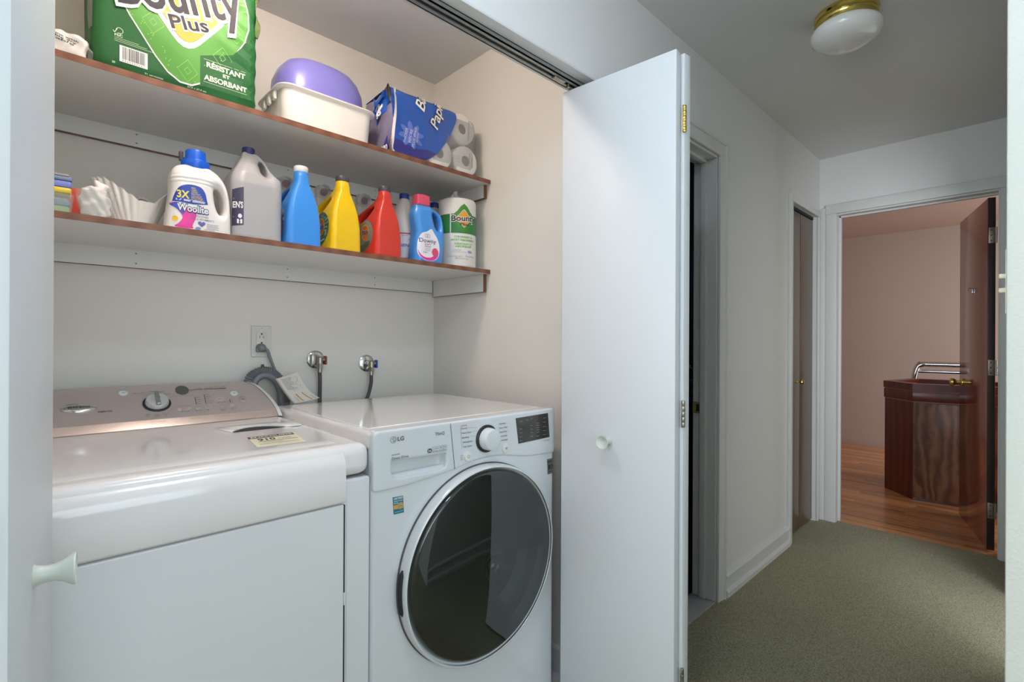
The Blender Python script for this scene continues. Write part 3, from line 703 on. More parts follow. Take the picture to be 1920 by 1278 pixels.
for i, t in enumerate(('HIGH', 'MEDIUM', 'LOW', 'EXTRA LOW', 'NO HEAT')): p.text(t, .398, .094-.0103*i, .398+.0016*len(t)+.003, .0036, .006)
p.text('ON', .4655, .0615, .4695, .0036); p.text('OFF', .4655, .0535, .471, .0036)
for i, c in enumerate('DRY CYCLES'):
    if c != ' ': p.text(c, .2436+.0036*i, -.011, .2458+.0036*i, .0040, .01)
for i, c in enumerate('MODIFIERS'): p.text(c, .3432+.0034*i, -.0108, .3452+.0034*i if c != 'I' else .3440+.0034*i, .0040, .01)
for i, c in enumerate('OPTIONS'): p.text(c, .4284+.0034*i, -.0105, .4304+.0034*i if c != 'I' else .4292+.0034*i, .0040, .01)
p.line([(.2975, .034), (.309, .047), (.314, .0495), (.352, .0495)], .0006); p.line([(.300, .095), (.335, .0975), (.368, .0975)], .0006)
p.build('lettering', ink_m, dr, onpan(.0006))
p = Print(); p.line([(.357, .1243), (.395, .1243)], .0022); p.line([(.3985, .1243), (.464, .1243)], .0022); p.line([(.3680, .0867), (.3672, .052)], .0018); p.line([(.395, .0971), (.3935, .0524)], .0018); p.line([(.4626, .0661), (.4621, .0514)], .0018)
p.build('indicator_line', inkd_m, dr, onpan(.0007))
# lid grip
b = MB(); arc = [(.393+.137*k/12, 1.512+.058*math.sin(PI*k/12)**.8-.004*k/12) for k in range(13)]
b.prism([(.372, 1.612), (.585, 1.602), (.575, 1.506), (.53, 1.5065)]+arc[::-1][1:-1]+[(.393, 1.512), (.385, 1.52)], .9412, .9455, 'Z', r=.0012); D(b, 'lid_grip', enamel2_m)
Print().poly(arc, .02).build('grip_shade', gap_m, dr, lambda a, c: np.stack([a-L0[0], c-L0[1], np.full_like(a, .9418-L0[2])], 1))  # flat dark patch, stands in for the shade inside the grip opening
topf = lambda z: (lambda a, c: np.stack([a-L0[0], c-L0[1], np.full_like(a, z-L0[2])], 1))
q = [(.4, 1.412), (.518, 1.409), (.491, 1.252), (.380, 1.262)]
el = Print(); el.poly(q); el = el.build('energy_label', M('label_cream', 'e4e0c4', .5, vary=.05), dr, topf(.9418), 'cream energy label')
def bil(u, v):
    a = [q[0][i]+(q[1][i]-q[0][i])*u for i in (0, 1)]; c = [q[3][i]+(q[2][i]-q[3][i])*u for i in (0, 1)]; return (c[0]+(a[0]-c[0])*v, c[1]+(a[1]-c[1])*v)
def onlab(z):
    def g(u, v):
        P = np.array([bil(x, y) for x, y in zip(u, v)]); return topf(z)(P[:, 0], P[:, 1])
    return g
p = Print(); p.rect(.0, .96, .78, .98); p.rect(.12, .95, .44, .47); p.text('910', .14, .52, .5, .2, .03); p.text('kWh', .56, .55, .82, .09); p.rect(.2, .6, .34, .36); p.rect(.1, .9, .22, .24)
p.build('label_print', inkd_m, el, onlab(.9421))
Print().text('ENERGUIDE', .05, .83, .92, .10, .02).build('label_print', white_ink, el, onlab(.9424))

# ================================================================== front-load washer
WX0, WX1, WYF, WYB, WZT = .613, 1.302, 1.145, 1.848, .9635
ws = thing('washing_machine', 'white front-loading washer with big dark round glass door', 'washer', (.957, 1.5, -.02)); L1 = (.957, 1.5, -.02)
def Wm(b, name, mat, parent=None, smooth=40, wn=False): return b.build(name, mat, parent or ws, smooth, wn, loc=L1)
def onW(y): return lambda a, c: np.stack([a-L1[0], np.full_like(a, y-L1[1]), c-L1[2]], 1)
b = MB(); b.box(WX0, WX1, WYF, WYB, -.005, .846, r=.012, seg=4); b.box(WX0+.002, WX1-.002, WYF+.030, WYB, .80, .905, r=.004, seg=2); Wm(b, 'cabinet', lg_m, wn=True)
b = MB(); b.box(WX0, WX1, WYF+.010, WYB, .912, WZT, r=.012, seg=5); tp = Wm(b, 'top_lid', enamel2_m, wn=True)
b = MB(); b.box(WX0+.02, WX1-.02, WYF+.06, WYB-.03, WZT-.001, WZT+.0015, r=.001, seg=1); Wm(b, 'lid_inset', enamel2_m, tp)
b = MB(); b.box(WX0+.003, WX1-.003, WYF+.03, WYB-.01, .90, .915); Wm(b, 'seam', gap_m)
# control fascia: swooping lower edge over the door
seam = spline([(.6285, .8105), (.70, .8115), (.7416, .8146), (.8686, .8275), (.9282, .8385), (.9915, .8435), (1.0588, .838), (1.1553, .8205), (1.24, .8135), (1.286, .8115)], 5, False)
out = [(WX0+.001, .822), (WX0+.001, .945)]+[(WX0+.001+.016*(1-math.cos(PI/2*k/6)), .950+.016*math.sin(PI/2*k/6)) for k in range(7)]+[(WX1-.001-.016*(1-math.cos(PI/2*k/6)), .950+.016*math.sin(PI/2*k/6)) for k in range(6, -1, -1)]+[(WX1-.001, .945), (WX1-.001, .820)]
out = [(p[0], min(p[1], .9655)) for p in out]
ss = [(WX0+.002, .8155), (WX0+.008, .812)]+seam+[(WX1-.006, .8120)]
# cut the drawer handle pocket out of the fascia by building it as frame pieces
slot = [(.6652, .884), (.8396, .879), (.8396, .853), (.836, .842), (.826, .836), (.812, .8345), (.695, .8365), (.680, .839), (.670, .847), (.6652, .858)]
def sdf_fascia(x, y, z):
    d2 = poly_sd(out+ss[::-1], x, z); h = poly_sd(slot, x, z)
    d = extr(d2, y-1.1575, .0175, .006)
    pocket = np.maximum(h, np.maximum(y-1.160, 1.10-y)); pocket = smax(h+.25*np.maximum(y-1.15, 0), y-1.169, .012)
    return smax(d, -pocket, .006)
P_, F_ = sdf_mesh(sdf_fascia, (WX0, 1.139, .805), (WX1, 1.176, .966), .0028)
P_ = P_-np.array(L1); fa = mobj('control_fascia', P_, F_, lg_m, ws, 180)
b = MB(); b.prism([(.66, .888), (.845, .884), (.845, .830), (.66, .830)], 1.1425, 1.144, 'Y'); 
yf = 1.1394
Print().line([(.8524, .9615), (.8686, .8285)], .0016).build('panel_seam', gap_m, ws, onW(yf))
# dial
b = MB(); b.lathe([(.0415, -.002), (.0415, .004), (.039, .006), (.033, .006)], 44, FY(.9875, yf+.0, .9012)); Wm(b, 'dial_ring', black_m)
b = MB(); b.lathe([(.034, 0), (.0325, .022), (.030, .029), (.024, .031), (0, .0315)], 44, FY(.9875, yf-.004, .9012)); Wm(b, 'dial', lg_m, smooth=50)
b = MB(); b.prism([(1.111, .9495), (1.2637, .9515), (1.2725, .8688), (1.1237, .8662)], yf-.0008, yf+.004, 'Y', r=.0005); dp = Wm(b, 'display_panel', disp_m)
p = Print()
for x, zs in ((1.128, (.936, .912, .899, .886, .874)), (1.156, (.938,)), (1.176, (.940, .917, .905, .894, .881)), (1.206, (.922, .9145, .907, .8995, .892, .879)), (1.238, (.936, .922, .907, .893, .880))):
    for z in zs: p.rect(x, x+.011+.004*random.random(), z, z+.0017)
p.build('display_print', M('display_ink', '8d8a86', .4), dp, onW(yf-.0013))
for X, Z, r in ((.9139, .859, .0138), (1.0647, .861, .0145)):
    b = MB(); b.lathe([(r, -.002), (r, .003), (r*.93, .0055), (r*.7, .0065), (0, .0067)], 30, FY(X, yf, Z)); bt = Wm(b, 'button', white_ink)
    p = Print()
    if X < 1: p.ring(X, Z, .0038, .0048, 18, 1, math.radians(125), math.radians(415)); p.rect(X-.0005, X+.0005, Z+.001, Z+.006)
    else: p.poly([(X-.0035, Z-.0045), (X+.001, Z), (X-.0035, Z+.0045)]); p.rect(X+.0018, X+.0026, Z-.004, Z+.004); p.rect(X+.0036, X+.0044, Z-.004, Z+.004)
    p.build('button_mark', ink_m, bt, onW(yf-.0069))
# brand marks
p = Print(); p.ring(.6698, .9395, .0078, .0088, 26); p.line([(.6698, .9445), (.6698, .9355), (.6735, .9355)], .0012); p.ring(.6698, .9395, .0052, .0062, 14, 1, math.radians(-90), math.radians(90)); p.poly(ell(.6668, .9415, .0012, .0012, 10))
p.raw(*(lambda t: (np.stack([.682+(t[0][:, 0]-t[0][:, 0].min())/(t[0][:, 0].max()-t[0][:, 0].min())*.0195, .9348+t[0][:, 1]*.0148], 1), t[1]))(text2d('LG', .03)))
p.build('logo', M('logo_grey', '77726f', .35, .4), ws, onW(yf-.0004))
p = Print(); p.text('ThinQ', .8005, .9335, .8318, .0088, .006); p.text('Inverter', .6655, .8985, .690, .0050); p.text('Direct Drive', .6655, .8875, .7149, .0075, .004)
for i, t in enumerate(('Normal', 'Heavy Duty', 'Bedding', 'Allergiene', 'Tub Clean')): p.text(t, .891+.0017*i, .9395-.0135*i, .891+.0017*i+.0036*len(t), .0052, .004)
for i, t in enumerate(('Delicates', 'Perm. Press', 'Speed Wash', 'Rinse+Spin', 'Downloaded')): p.text(t, 1.0385+.0012*i, .9370-.0130*i, 1.0385+.0012*i+.0031*len(t), .0048, .004)
p.line([(.8875, .9475), (.8950, .8825)], .0006); p.line([(.915, .942), (.95, .9385)], .0005); p.line([(.93, .929), (.947, .929)], .0005); p.line([(.925, .916), (.945, .9145)], .0005)
p.text('Smart', .889, .863, .898, .0032); p.text('Care', .889, .857, .897, .0032); p.text('3 sec', .889, .851, .898, .0032); p.text('LoadSense', 1.254, .8585, 1.274, .0036); p.ring(1.2475, .8602, .0018, .0025, 12)
p.build('lettering', ink_m, ws, onW(yf-.0004))
Print().text('COLDWASH', .8893, .9475, .912, .0045, .004).build('lettering', M('red_ink', 'b45a5c', .5), ws, onW(yf-.0004))
p = Print(); p.poly(ell(.782, .8945, .0078, .0062, 20)); hp = p.build('he_mark', ink_m, ws, onW(yf-.0004)); Print().text('he', .7775, .892, .7868, .0055, .02).build('he_letters', white_ink, hp, onW(yf-.0008))
p = Print()
for x0, x1 in ((.7905, .8265), (.8285, .8385)):
    p.line([(x0, .887), (x1, .887), (x1, .9028), (x0, .9028), (x0, .887)], .0005)
p.text('TurboWash', .792, .896, .812, .0038); p.text('NFC', .815, .896, .824, .0042); p.text('Allergy Care', .792, .8895, .825, .0036); p.text('SD', .830, .8965, .837, .004); p.text('STEAM', .8295, .8895, .8375, .003)
p.build('lettering', ink_m, ws, onW(yf-.0004))
# stickers on the front
b = MB(); b.prism([(.6715, .7889), (.7021, .7875), (.7050, .7430), (.6749, .7440)], 1.1435, 1.1455, 'Y'); st = Wm(b, 'certified_sticker', M('teal_print', '1f7c92', .45), smooth=30); st['label'] = 'teal and orange certified sticker'
Print().poly([(.6733, .768), (.7040, .766), (.7045, .7555), (.6741, .757)]).build('sticker_band', M('amber_print', 'e0a846', .45), st, onW(1.1432))
p = Print(); p.poly(ell(.6945, .7635, .0092, .0092, 22)); p.build('sticker_seal', M('gold_seal', 'c9b489', .45), st, onW(1.1429))
p = Print(); p.ring(.6945, .7635, .0068, .0076, 20); p.text('SA', .6895, .7605, .6995, .006); p.build('sticker_seal_print', M('seal_brown', '7a5b3a', .5), st, onW(1.1426))
p = Print(); p.text('CERTIFIED', .6735, .7815, .7010, .0052, .03); p.text('asthma & allergy', .674, .7760, .7005, .0040, .01); p.text('friendly', .674, .7705, .688, .0040, .01); p.text('allergystandards', .677, .7480, .702, .0028); p.build('sticker_lettering', white_ink, st, onW(1.1429))
b = MB(); b.prism([(1.2655, .7925), (1.2930, .7925), (1.2960, .7412), (1.2691, .7405)], 1.1435, 1.1455, 'Y'); st = Wm(b, 'warranty_sticker', M('silver_print', '9b9791', .3, .5), smooth=30); st['label'] = 'silver ten year sticker'
p = Print(); p.text('1', 1.272, .757, 1.2775, .016, .04); p.ring(1.2860, .7650, .0055, .0082, 22); p.rect(1.2825, 1.2895, .7638, .7662); p.rect(1.268, 1.290, .7835, .7862); p.rect(1.268, 1.290, .7795, .7812); p.rect(1.270, 1.292, .7485, .7500)
p.build('sticker_lettering', inkd_m, st, onW(1.1429))
# round door
CX, CZ, R = .9735, .539, .2865
b = MB(); b.lathe([(R-.004, -.001), (R+.0035, -.001), (R+.0035, .0045), (R-.004, .0045)], 96, FY(CX, 1.1445, CZ)); dg = Wm(b, 'door_gasket', M('door_seal_grey', '5a5858', .5))
b = MB(); b.lathe([(R-.006, .001), (R+.001, .003), (R+.001, .018), (R-.001, .033), (R-.003, .0365), (R-.0065, .0372), (R-.0075, .036), (R-.0085, .012)], 96, FY(CX, 1.145, CZ)); dn = Wm(b, 'door_ring', M('door_ring_white', 'e6e8e8', .15, .1, coat=.5), smooth=60)
rg = R-.0074
b = MB(); b.lathe([(rg, .0352), (rg*.93, .0395), (rg*.75, .0440), (rg*.5, .0472), (rg*.25, .0487), (.0001, .049)], 96, FY(CX, 1.145, CZ)); Wm(b, 'door_glass', glass_m, dn, 180)
b = MB(); b.lathe([(rg-.001, .010), (.245, .006), (.240, .002), (.0001, .0012)], 96, FY(CX, 1.145, CZ)); Wm(b, 'door_back', M('door_back_dark', '24282a', .35), dn, 50)
b = MB(); b.lathe([(.240, .0025), (.236, .014), (.222, .021), (.206, .0215), (.192, .016), (.186, .006)], 96, FY(CX, 1.145, CZ)); Wm(b, 'door_bowl', M('bowl_grey_green', '8fa29f', .3, coat=.4), dn, 50)
b = MB(); b.lathe([(.178, .0045), (.14, .012), (.08, .018), (.0001, .020)], 64, FY(CX, 1.145, CZ)); Wm(b, 'inner_glass', clear_mat('bowl_glass', (95, 105, 105), .55, .08), dn, 180)
b = MB()
for k in range(9): b.lathe([(.006, 0), (.006, .002)], 6, FY(CX, 1.1448, CZ))
b = MB(); 
pts = [(CX+(R+.001)*math.cos(a), 1.128, CZ+(R+.001)*math.sin(a)) for a in [math.radians(168+k*2.4) for k in range(11)]]
b.tube(pts, [.002]+[.0075]*9+[.002], 8); Wm(b, 'door_handle_recess', gap_m, dn)
b = MB(); b.lathe([(.02, 0), (.02, .02)], 16, Matrix.Translation((WX1-.06, WYF+.06, -.02))); b.lathe([(.02, 0), (.02, .02)], 16, Matrix.Translation((WX0+.06, WYF+.06, -.02)))
for x in (WX0+.06, WX1-.06):
    for y in (WYF+.06, WYB-.06):
        b = MB(); b.lathe([(.02, 0), (.02, .02)], 16, Matrix.Translation((x, y, -.02))); Wm(b, 'foot', black_m)

# ================================================================== wall fittings behind the machines
YB = 2.0095
ol = thing('wall_outlet', 'white wall outlet with decorative plate and a grey plug', 'outlet', (.616, YB, 1.19)); L2 = (.616, YB, 1.19)
b = MB(); b.box(-.0352, .0352, -.006, 0, -.058, .058, r=.003, seg=3); b.build('cover_plate', M('outlet_white', 'dcd9d2', .3), ol, 40, True)
b = MB(); b.box(-.017, .017, -.0085, -.005, -.0335, .0335, r=.001); fc = b.build('receptacle', MATS['outlet_white'], ol)
p = Print()
for zz in (.0165, -.0165): p.rect(-.0078, -.0058, zz-.004, zz+.005); p.rect(.0052, .0072, zz-.004, zz+.004); p.poly(ell(0, zz+.0115, .003, .0032, 14))
p.build('slot', gap_m, fc, onY(-.0088))
Print().rect(-.003, .003, .0465, .0475).build('screw', grey_pl, ol, onY(-.0062))
pg = thing('power_cord', 'grey power plug and cord hanging from the wall outlet', 'cord', (.612, YB-.009, 1.165)); Lp = (.612, YB-.009, 1.165)
b = MB(); b.lathe([(.017, 0), (.0165, .012), (.012, .022), (.006, .026)], 22, FY(.612, YB-.009, 1.166), sx=1.0, sy=.95); b.box(.612-.018, .612+.016, YB-.022, YB-.009, 1.150, 1.163, r=.004, seg=2); b.build('plug', grey_pl, pg, 40, False, Lp)
b = MB(); b.tube(spline([(.618, 1.985, 1.163), (.630, 1.983, 1.158), (.642, 1.985, 1.125), (.657, 1.985, 1.085), (.676, 1.985, 1.055), (.70, 1.985, 1.02), (.71, 1.985, .95), (.70, 1.985, .85)], 6, False), .0055, 10); b.build('cord', grey_pl, pg, 60, False, Lp)
hz = thing('drain_hose', 'grey corrugated drain hose arching behind the washer', 'hose', (.62, 1.957, .6)); Lh = (.62, 1.957, .6)
path = spline([(.556, 1.957, .70), (.556, 1.957, .95), (.560, 1.957, 1.045), (.580, 1.957, 1.072), (.610, 1.957, 1.0815), (.641, 1.957, 1.0725), (.665, 1.957, 1.048), (.680, 1.957, 1.01), (.688, 1.957, .95), (.69, 1.957, .75)], 22, False)
rad = [.0155+.0016*(1 if (i % 4) < 2 else -1) for i in range(len(path))]
b = MB(); b.tube(path, rad, 14); b.build('corrugated_hose', M('hose_grey', '74777a', .5, vary=.05), hz, 30, False, Lh)
path2 = spline([(.5735, 1.951, .98), (.5755, 1.951, 1.036), (.590, 1.951, 1.058), (.611, 1.951, 1.0655), (.634, 1.951, 1.058), (.653, 1.951, 1.038), (.666, 1.951, 1.005), (.672, 1.951, .95)], 8, False)
b = MB(); b.tube(path2, .0125, 14); b.build('hose_guide', M('guide_grey', '808387', .4), hz, 60, False, Lh)
b = MB(); b.tube([(.606, 1.957, 1.095), (.606, 1.957, 1.106)], [.006, .005], 10); b.build('hose_clip', dkgrey_pl, hz, 40, False, Lh)
def valve(X, Z, hot):
    nm = 'hot water valve with dark red handle and short grey hose' if hot else 'cold water valve with blue handle and curved grey hose'
    t = thing('water_valve', nm, 'valve', (X, YB, Z), 0, 'laundry water valves')
    b = MB(); b.lathe([(.0365, 0), (.036, .003), (.030, .007), (.018, .0095), (.011, .010)], 36, FY(0, 0, 0)); b.build('escutcheon', chrome_m, t)
    b = MB(); b.lathe([(.0105, .008), (.0105, .022), (.0135, .022), (.0135, .034), (.010, .036), (.010, .05)], 18, FY(0, 0, 0))
    b.lathe([(.0125, -.014), (.0125, .012), (.009, .016)], 18, Matrix.Translation((.0, -.045, -.004))); b.lathe([(.009, 0), (.009, .02), (.007, .022)], 14, Matrix.Translation((0, -.045, 0)) @ Matrix.Rotation(PI/2, 4, 'Y'))
    if hot: b.box(-.030, -.006, -.04, -.012, -.022, .022, r=.006, seg=2)
    b.build('valve_body', nickel_m, t, 35)
    b = MB(); b.lathe([(.0145, -.034), (.0145, -.018), (.012, -.0135)], 6, Matrix.Translation((0, -.045, 0))); b.lathe([(.009, -.05), (.0095, -.034)], 16, Matrix.Translation((0, -.045, 0))); b.build('hose_nut', nickel_m, t, 35)
    b = MB(); b.box(.0175, .0255, -.058, -.033, -.020, .015, r=.004, seg=3); b.build('valve_handle', M('handle_red', '8a3a3c', .45) if hot else M('handle_blue', '2c50b0', .4), t)
    end = [(0, -.045, -.05), (.001, -.045, -.09), (0, -.046, -.17), (-.002, -.048, -.3)] if hot else [(0, -.045, -.05), (-.001, -.045, -.085), (-.013, -.047, -.13), (-.032, -.05, -.17), (-.06, -.055, -.25)]
    b = MB(); b.tube(spline(end, 8, False), .0075, 14); b.build('supply_hose', dkgrey_pl, t, 60)
    return t
valve(.822, 1.118, True); valve(1.046, 1.097, False)
mn = thing('manual_booklet', 'curled paper manual leaning on the wall behind the washer', 'booklet', (.715, 1.88, .9635)); Lm = (.715, 1.88, .9635)
def sheet(off):
    def g(u, v):
        x = .6325+.0715*u+(.055+.045*u)*(1-v)**1.0*(.9-.2*u)+.0*v; z = 1.054+.0215*u-(1-v)*(.089+.008*u)-.012*math.sin(PI*(1-v))*(.4+u)
        return (x-Lm[0]+off*.3, 1.905-.035*(1-v)-.02*math.sin(PI*u)*.3-off-Lm[1], z-Lm[2])
    return g
for k in range(4):
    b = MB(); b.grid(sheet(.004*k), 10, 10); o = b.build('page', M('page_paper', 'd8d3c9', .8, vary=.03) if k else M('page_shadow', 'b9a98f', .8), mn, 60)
g_ = sheet(.0125)
def onman(a, c): return np.array([g_(x, y) for x, y in zip(a, c)])-np.array([0, .0008, 0])
p = Print()
for k in range(12): p.rect(.12, .12+.5*random.uniform(.5, 1), .94-.032*k, .952-.032*k)
for k in range(26): x, y = random.uniform(.3, .85), random.uniform(.55, .92); a = random.uniform(0, 6); p.line([(x, y), (x+.07*math.cos(a), y+.07*math.sin(a))], .008)
for k in range(8): p.rect(.15, .9, .06+.03*k, .068+.03*k)
p.build('page_print', M('page_ink', '8f8b86', .7), mn, onman)
p = Print(); p.poly([(.28, .40), (.34, .41), (.36, .05), (.31, .05)], .05); p.poly([(.56, .44), (.62, .45), (.72, .05), (.66, .05)], .05); p.build('page_stripe', M('page_amber', 'c79a4a', .7), mn, onman)
# ================================================================== things on the shelves
SU, SL = 1.8795, 1.4985
def off(b_): return [tuple(p) for p in b_]
# ---- three big laundry jugs, narrow end with spout forward
JS = spline([(.001, -.05), (.235, -.05), (.238, .0), (.238, .06), (.236, .12), (.222, .152), (.19, .170), (.15, .184), (.11, .200), (.080, .212), (.066, .220), (.058, .226), (.022, .226), (.0160, .205), (.006, .15), (.001, .09), (0, .03), (0, 0)], 6)
JH = ell(.112, .160, .050, .0155, 24, -.5)
def jug_sdf(x, y, z):
    hw = np.interp(z, [0, .015, .08, .13, .165, .19, .205, .25], [.0545, .0545, .053, .046, .036, .026, .020, .018])
    d2 = smax(poly_sd(JS, y, z), -poly_sd(JH, y, z), .008)
    d = extr(d2, x*.0545/hw, .0545, .016)
    d = smax(smin(d, capsule(x, y, z, (0, .0385, .16), (0, .0385, .30), .0215), .012), z-.243, .002)
    sc = np.minimum(ellipsoid(x, y, z, (-.079, .128, .082), (.037, .118, .080)), ellipsoid(x, y, z, (.079, .128, .082), (.037, .118, .080)))
    return smax(smax(d*.8, -sc, .007), -z, .004)
JP = sdf_mesh(jug_sdf, (-.061, -.001, 0), (.061, .24, .245), .0036)
jme = None
def big_jug(cx, rz, label, col, capc, prints):
    global jme
    t = thing('laundry_jug', label, 'jug', (cx, 1.603, SL), rz, 'large laundry jugs on the lower shelf')
    mobj('jug_body', JP[0], JP[1], M('jug_'+col, col, .32, sss=.15, vary=.03, coat=.15), t, 180)
    b = MB(); b.lathe([(.0208, .238), (.0218, .2395), (.0222, .2545), (.0205, .2575), (0, .2578)], 30, Matrix.Translation((0, .0385, 0))); b.build('cap', capc, t)
    b = MB(); T = Matrix.Translation((.016, .235, .252)) @ Matrix.Rotation(PI/2+.25, 4, 'X'); b.lathe([(.024, 0), (.027, .03), (.0285, .034), (.026, .034), (.022, .004)], 28, T); b.box(-.006, .038, .214, .246, .150, .236, r=.008, seg=2); c = b.build('dosing_cup', MATS.get('frosted_cup') or clear_mat('frosted_cup', (248, 246, 245), .62, .3), t)
    b = MB(); b.lathe([(.0135, .030), (.0135, .0335)], 24, T); b.build('cup_hole', M('cup_mauve', '8a7678', .6), c)
    for nm, p, m, e in prints:
        g = project(jug_sdf, 0, 1, -.09, e); p.build(nm, m, t, lambda a, c_, g=g: g(-a, c_))
    return t
lab_shape = ell(-.128, .0790, .0985, .066, 40)
def tide_logo(cx=-.098, cz=.088):
    out = []
    out.append(('logo_disc', Print().poly(ell(cx, cz, .030, .030, 30), .008), M('logo_yellow', 'f3c02c', .4), .0011))
    out.append(('logo_disc', Print().ring(cx, cz, .006, .0255, 30), M('logo_deep_orange', 'e2702c', .4), .0017))
    out.append(('logo_letters', Print().text('Tide', cx-.0245, cz-.008, cx+.0255, .0185, .06, .15), white_ink, .0023))
    out.append(('logo_letters', Print().text('Tide', cx-.0235, cz-.0072, cx+.0245, .017, .025, .15), M('navy_ink', '27306e', .4), .0029))
    return out
sky = M('label_sky', '4fa6e4', .4, vary=.12, vscale=25); pinkm = M('label_pink', 'd8397a', .4, vary=.15, vscale=40)
blue_pr = [('label', Print().poly(lab_shape, .009), sky, .0006),
    ('label_flower', Print().poly(ell(-.075, .052, .028, .030, 26), .008), pinkm, .0012), ('label_flower', Print().poly(ell(-.112, .045, .022, .026, 22), .008), pinkm, .0012),
    ('label_cloud', Print().poly(ell(-.064, .108, .016, .010, 18), .006).poly(ell(-.080, .120, .014, .012, 18), .006).poly(ell(-.050, .084, .010, .005, 14), .006), white_ink, .0012),
    ('label_letters', Print().text('Downy', -.140, .092, -.066, .018, .07), white_ink, .0018), ('label_letters', Print().text('Downy', -.139, .0925, -.067, .017, .015), M('navy_ink', '27306e', .4), .0024)]
gp = M('label_green', '4a7357', .4, vary=.12, vscale=25); gl = M('label_ray', '9db3a4', .4); gg = M('label_grey_green', '8b948c', .4, vary=.1, vscale=20)
rays = Print()
for k in range(9):
    a = math.radians(-38+k*20); a2 = a+math.radians(9); rr = .062 if abs(math.sin(a)) < .5 else .05
    rays.poly([(-.098+.031*math.cos(a), .09+.031*math.sin(a)), (-.098+rr*math.cos(a), .09+rr*.75*math.sin(a)), (-.098+rr*math.cos(a2), .09+rr*.75*math.sin(a2)), (-.098+.031*math.cos(a2), .09+.031*math.sin(a2))], .008)
yel_pr = [('label', Print().poly(lab_shape, .009), gp, .0006), ('label_ray', rays, gl, .0011)]+tide_logo()+[
    ('label_block', Print().poly([(-.062, .052), (-.046, .054), (-.046, .073), (-.062, .071)], .008), M('label_pale', 'b4bcb4', .4), .0012),
    ('label_line', Print().line([(-.105, .036), (-.058, .040)], .004), white_ink, .0014)]
red_pr = [('label', Print().poly(lab_shape, .009), gg, .0006), ('label_foot', Print().poly([(-.17, .024), (-.085, .0225), (-.058, .038), (-.048, .049), (-.18, .049)], .009), M('label_olive', '5a6248', .4), .0011)]+tide_logo(-.092, .092)+[
    ('label_line', Print().line([(-.100, .053), (-.048, .0555)], .005), M('label_dark', '4f5a55', .4), .0014)]
capd = M('cap_charcoal', '4e464e', .4, vary=.04)
big_jug(.6225, .02, 'large sky blue fabric softener jug with white spout cap', '3f93e6', white_pl, blue_pr)
big_jug(.7635, .05, 'large yellow laundry detergent jug with charcoal spout cap', 'f6c80c', capd, yel_pr)
big_jug(.9245, .05, 'large red laundry detergent jug with charcoal spout cap', 'd63c2c', capd, red_pr)

# ---- white delicates detergent bottle
WO = spline([(-.079, -.04), (-.079, .0), (-.077, .036), (-.0703, .0905), (-.0683, .1164), (-.0688, .145), (-.0625, .167), (-.046, .181), (-.01, .187), (.0225, .185), (.0472, .1695), (.0654, .142), (.0747, .1037), (.0779, .0566), (.0785, .0), (.0785, -.04)], 6)
WH = spline([(.0345, .125), (.0474, .1245), (.0565, .1034), (.0592, .0736), (.0537, .0565), (.0447, .0618), (.0362, .0892)], 6)
def wool_sdf(x, y, z):
    hw = np.interp(z, [0, .01, .10, .15, .175, .19], [.043, .045, .045, .042, .037, .034])
    d = extr(smax(poly_sd(WO, x, z), -poly_sd(WH, x, z), .006), y*.045/hw, .045, .026)*.85
    zc = z-(.136+.010*np.sin((x+.07)*22)*.5-.06*np.maximum(x, 0)); wdw = np.exp(-(zc/.012)**4)*np.clip((.04-x)/.02, 0, 1)
    return smax(d+.0014*np.cos(zc*2*PI/.0105)*wdw, -z, .004)
t = thing('detergent_bottle', 'white wool detergent bottle with bright blue cap and side handle', 'bottle', (.335, 1.649, SL))
sdf_obj('bottle_body', wool_sdf, (-.082, -.046, 0), (.082, .046, .19), .0030, M('bottle_white', 'efe8e2', .3, sss=.15, coat=.2, vary=.01), t)
b = MB(); b.lathe([(.033, .178), (.0355, .186), (.0355, .199), (.0345, .201), (.0262, .203), (.0252, .228), (.0235, .231), (0, .2315)], 40, Matrix.Translation((-.006, 0, 0))); b.build('cap', M('cap_blue', '0f5fd2', .28, vary=.03), t)
b = MB(); b.box(-.044, -.034, .004, .018, .200, .228, r=.004); b.build('cap_spout', dkgrey_pl, t)
def P_(e): return project(wool_sdf, 1, 1, -.08, e)
q = spline([(-.0675, .0725), (-.064, .088), (-.0575, .105), (-.049, .1155), (-.035, .1225), (-.0200, .1245), (-.006, .1225), (.002, .118), (.009, .106), (.0125, .09), (.0155, .0755)], 4, False)
Print().poly(q+[(-.02, .0705)], .008).build('label', M('label_royal_blue', '2344a8', .4, vary=.05), t, P_(.0006))
q = spline([(-.0715, .069), (-.0665, .070), (-.059, .064), (-.045, .060), (-.030, .059), (-.014, .056), (-.012, .044), (-.0145, .030), (-.0215, .012), (-.0215, .0035), (-.062, .0035), (-.054, .014), (-.046, .026), (-.046, .036), (-.056, .050), (-.071, .062)], 3)
Print().poly(q, .007).build('label_figure', M('figure_pink', 'e8409a', .4, vary=.25, vscale=30), t, P_(.0006))
q = [(-.0718, .0685), (-.060, .0710), (-.052, .062), (-.040, .0475), (-.0425, .038), (-.0530, .048), (-.0715, .0625)]
Print().poly(q, .007).build('label_figure', M('figure_blue', '4a55c4', .4, vary=.25, vscale=30), t, P_(.0010))
Print().text('3X', -.058, .0845, -.0290, .0205, .03).build('label_letters', yellow_ink, t, P_(.0012))
p = Print()
for i, s_ in enumerate(('FIBRE', 'CLEAN', 'CONDITIONS')): p.text(s_, -.0245, .1135-.0055*i, -.0245+.0145*(.7+.15*i), .0044, .015)
for i, s_ in enumerate(('MAINTIENT', 'COULEUR', 'PROTEGE', 'ET ASSOUPLIT')): p.text(s_, -.0245, .0972-.0053*i, -.003+.003*i, .0042, .015)
p.build('label_letters', M('pale_yellow_ink', 'd8c56a', .4), t, P_(.0012))
p = Print()
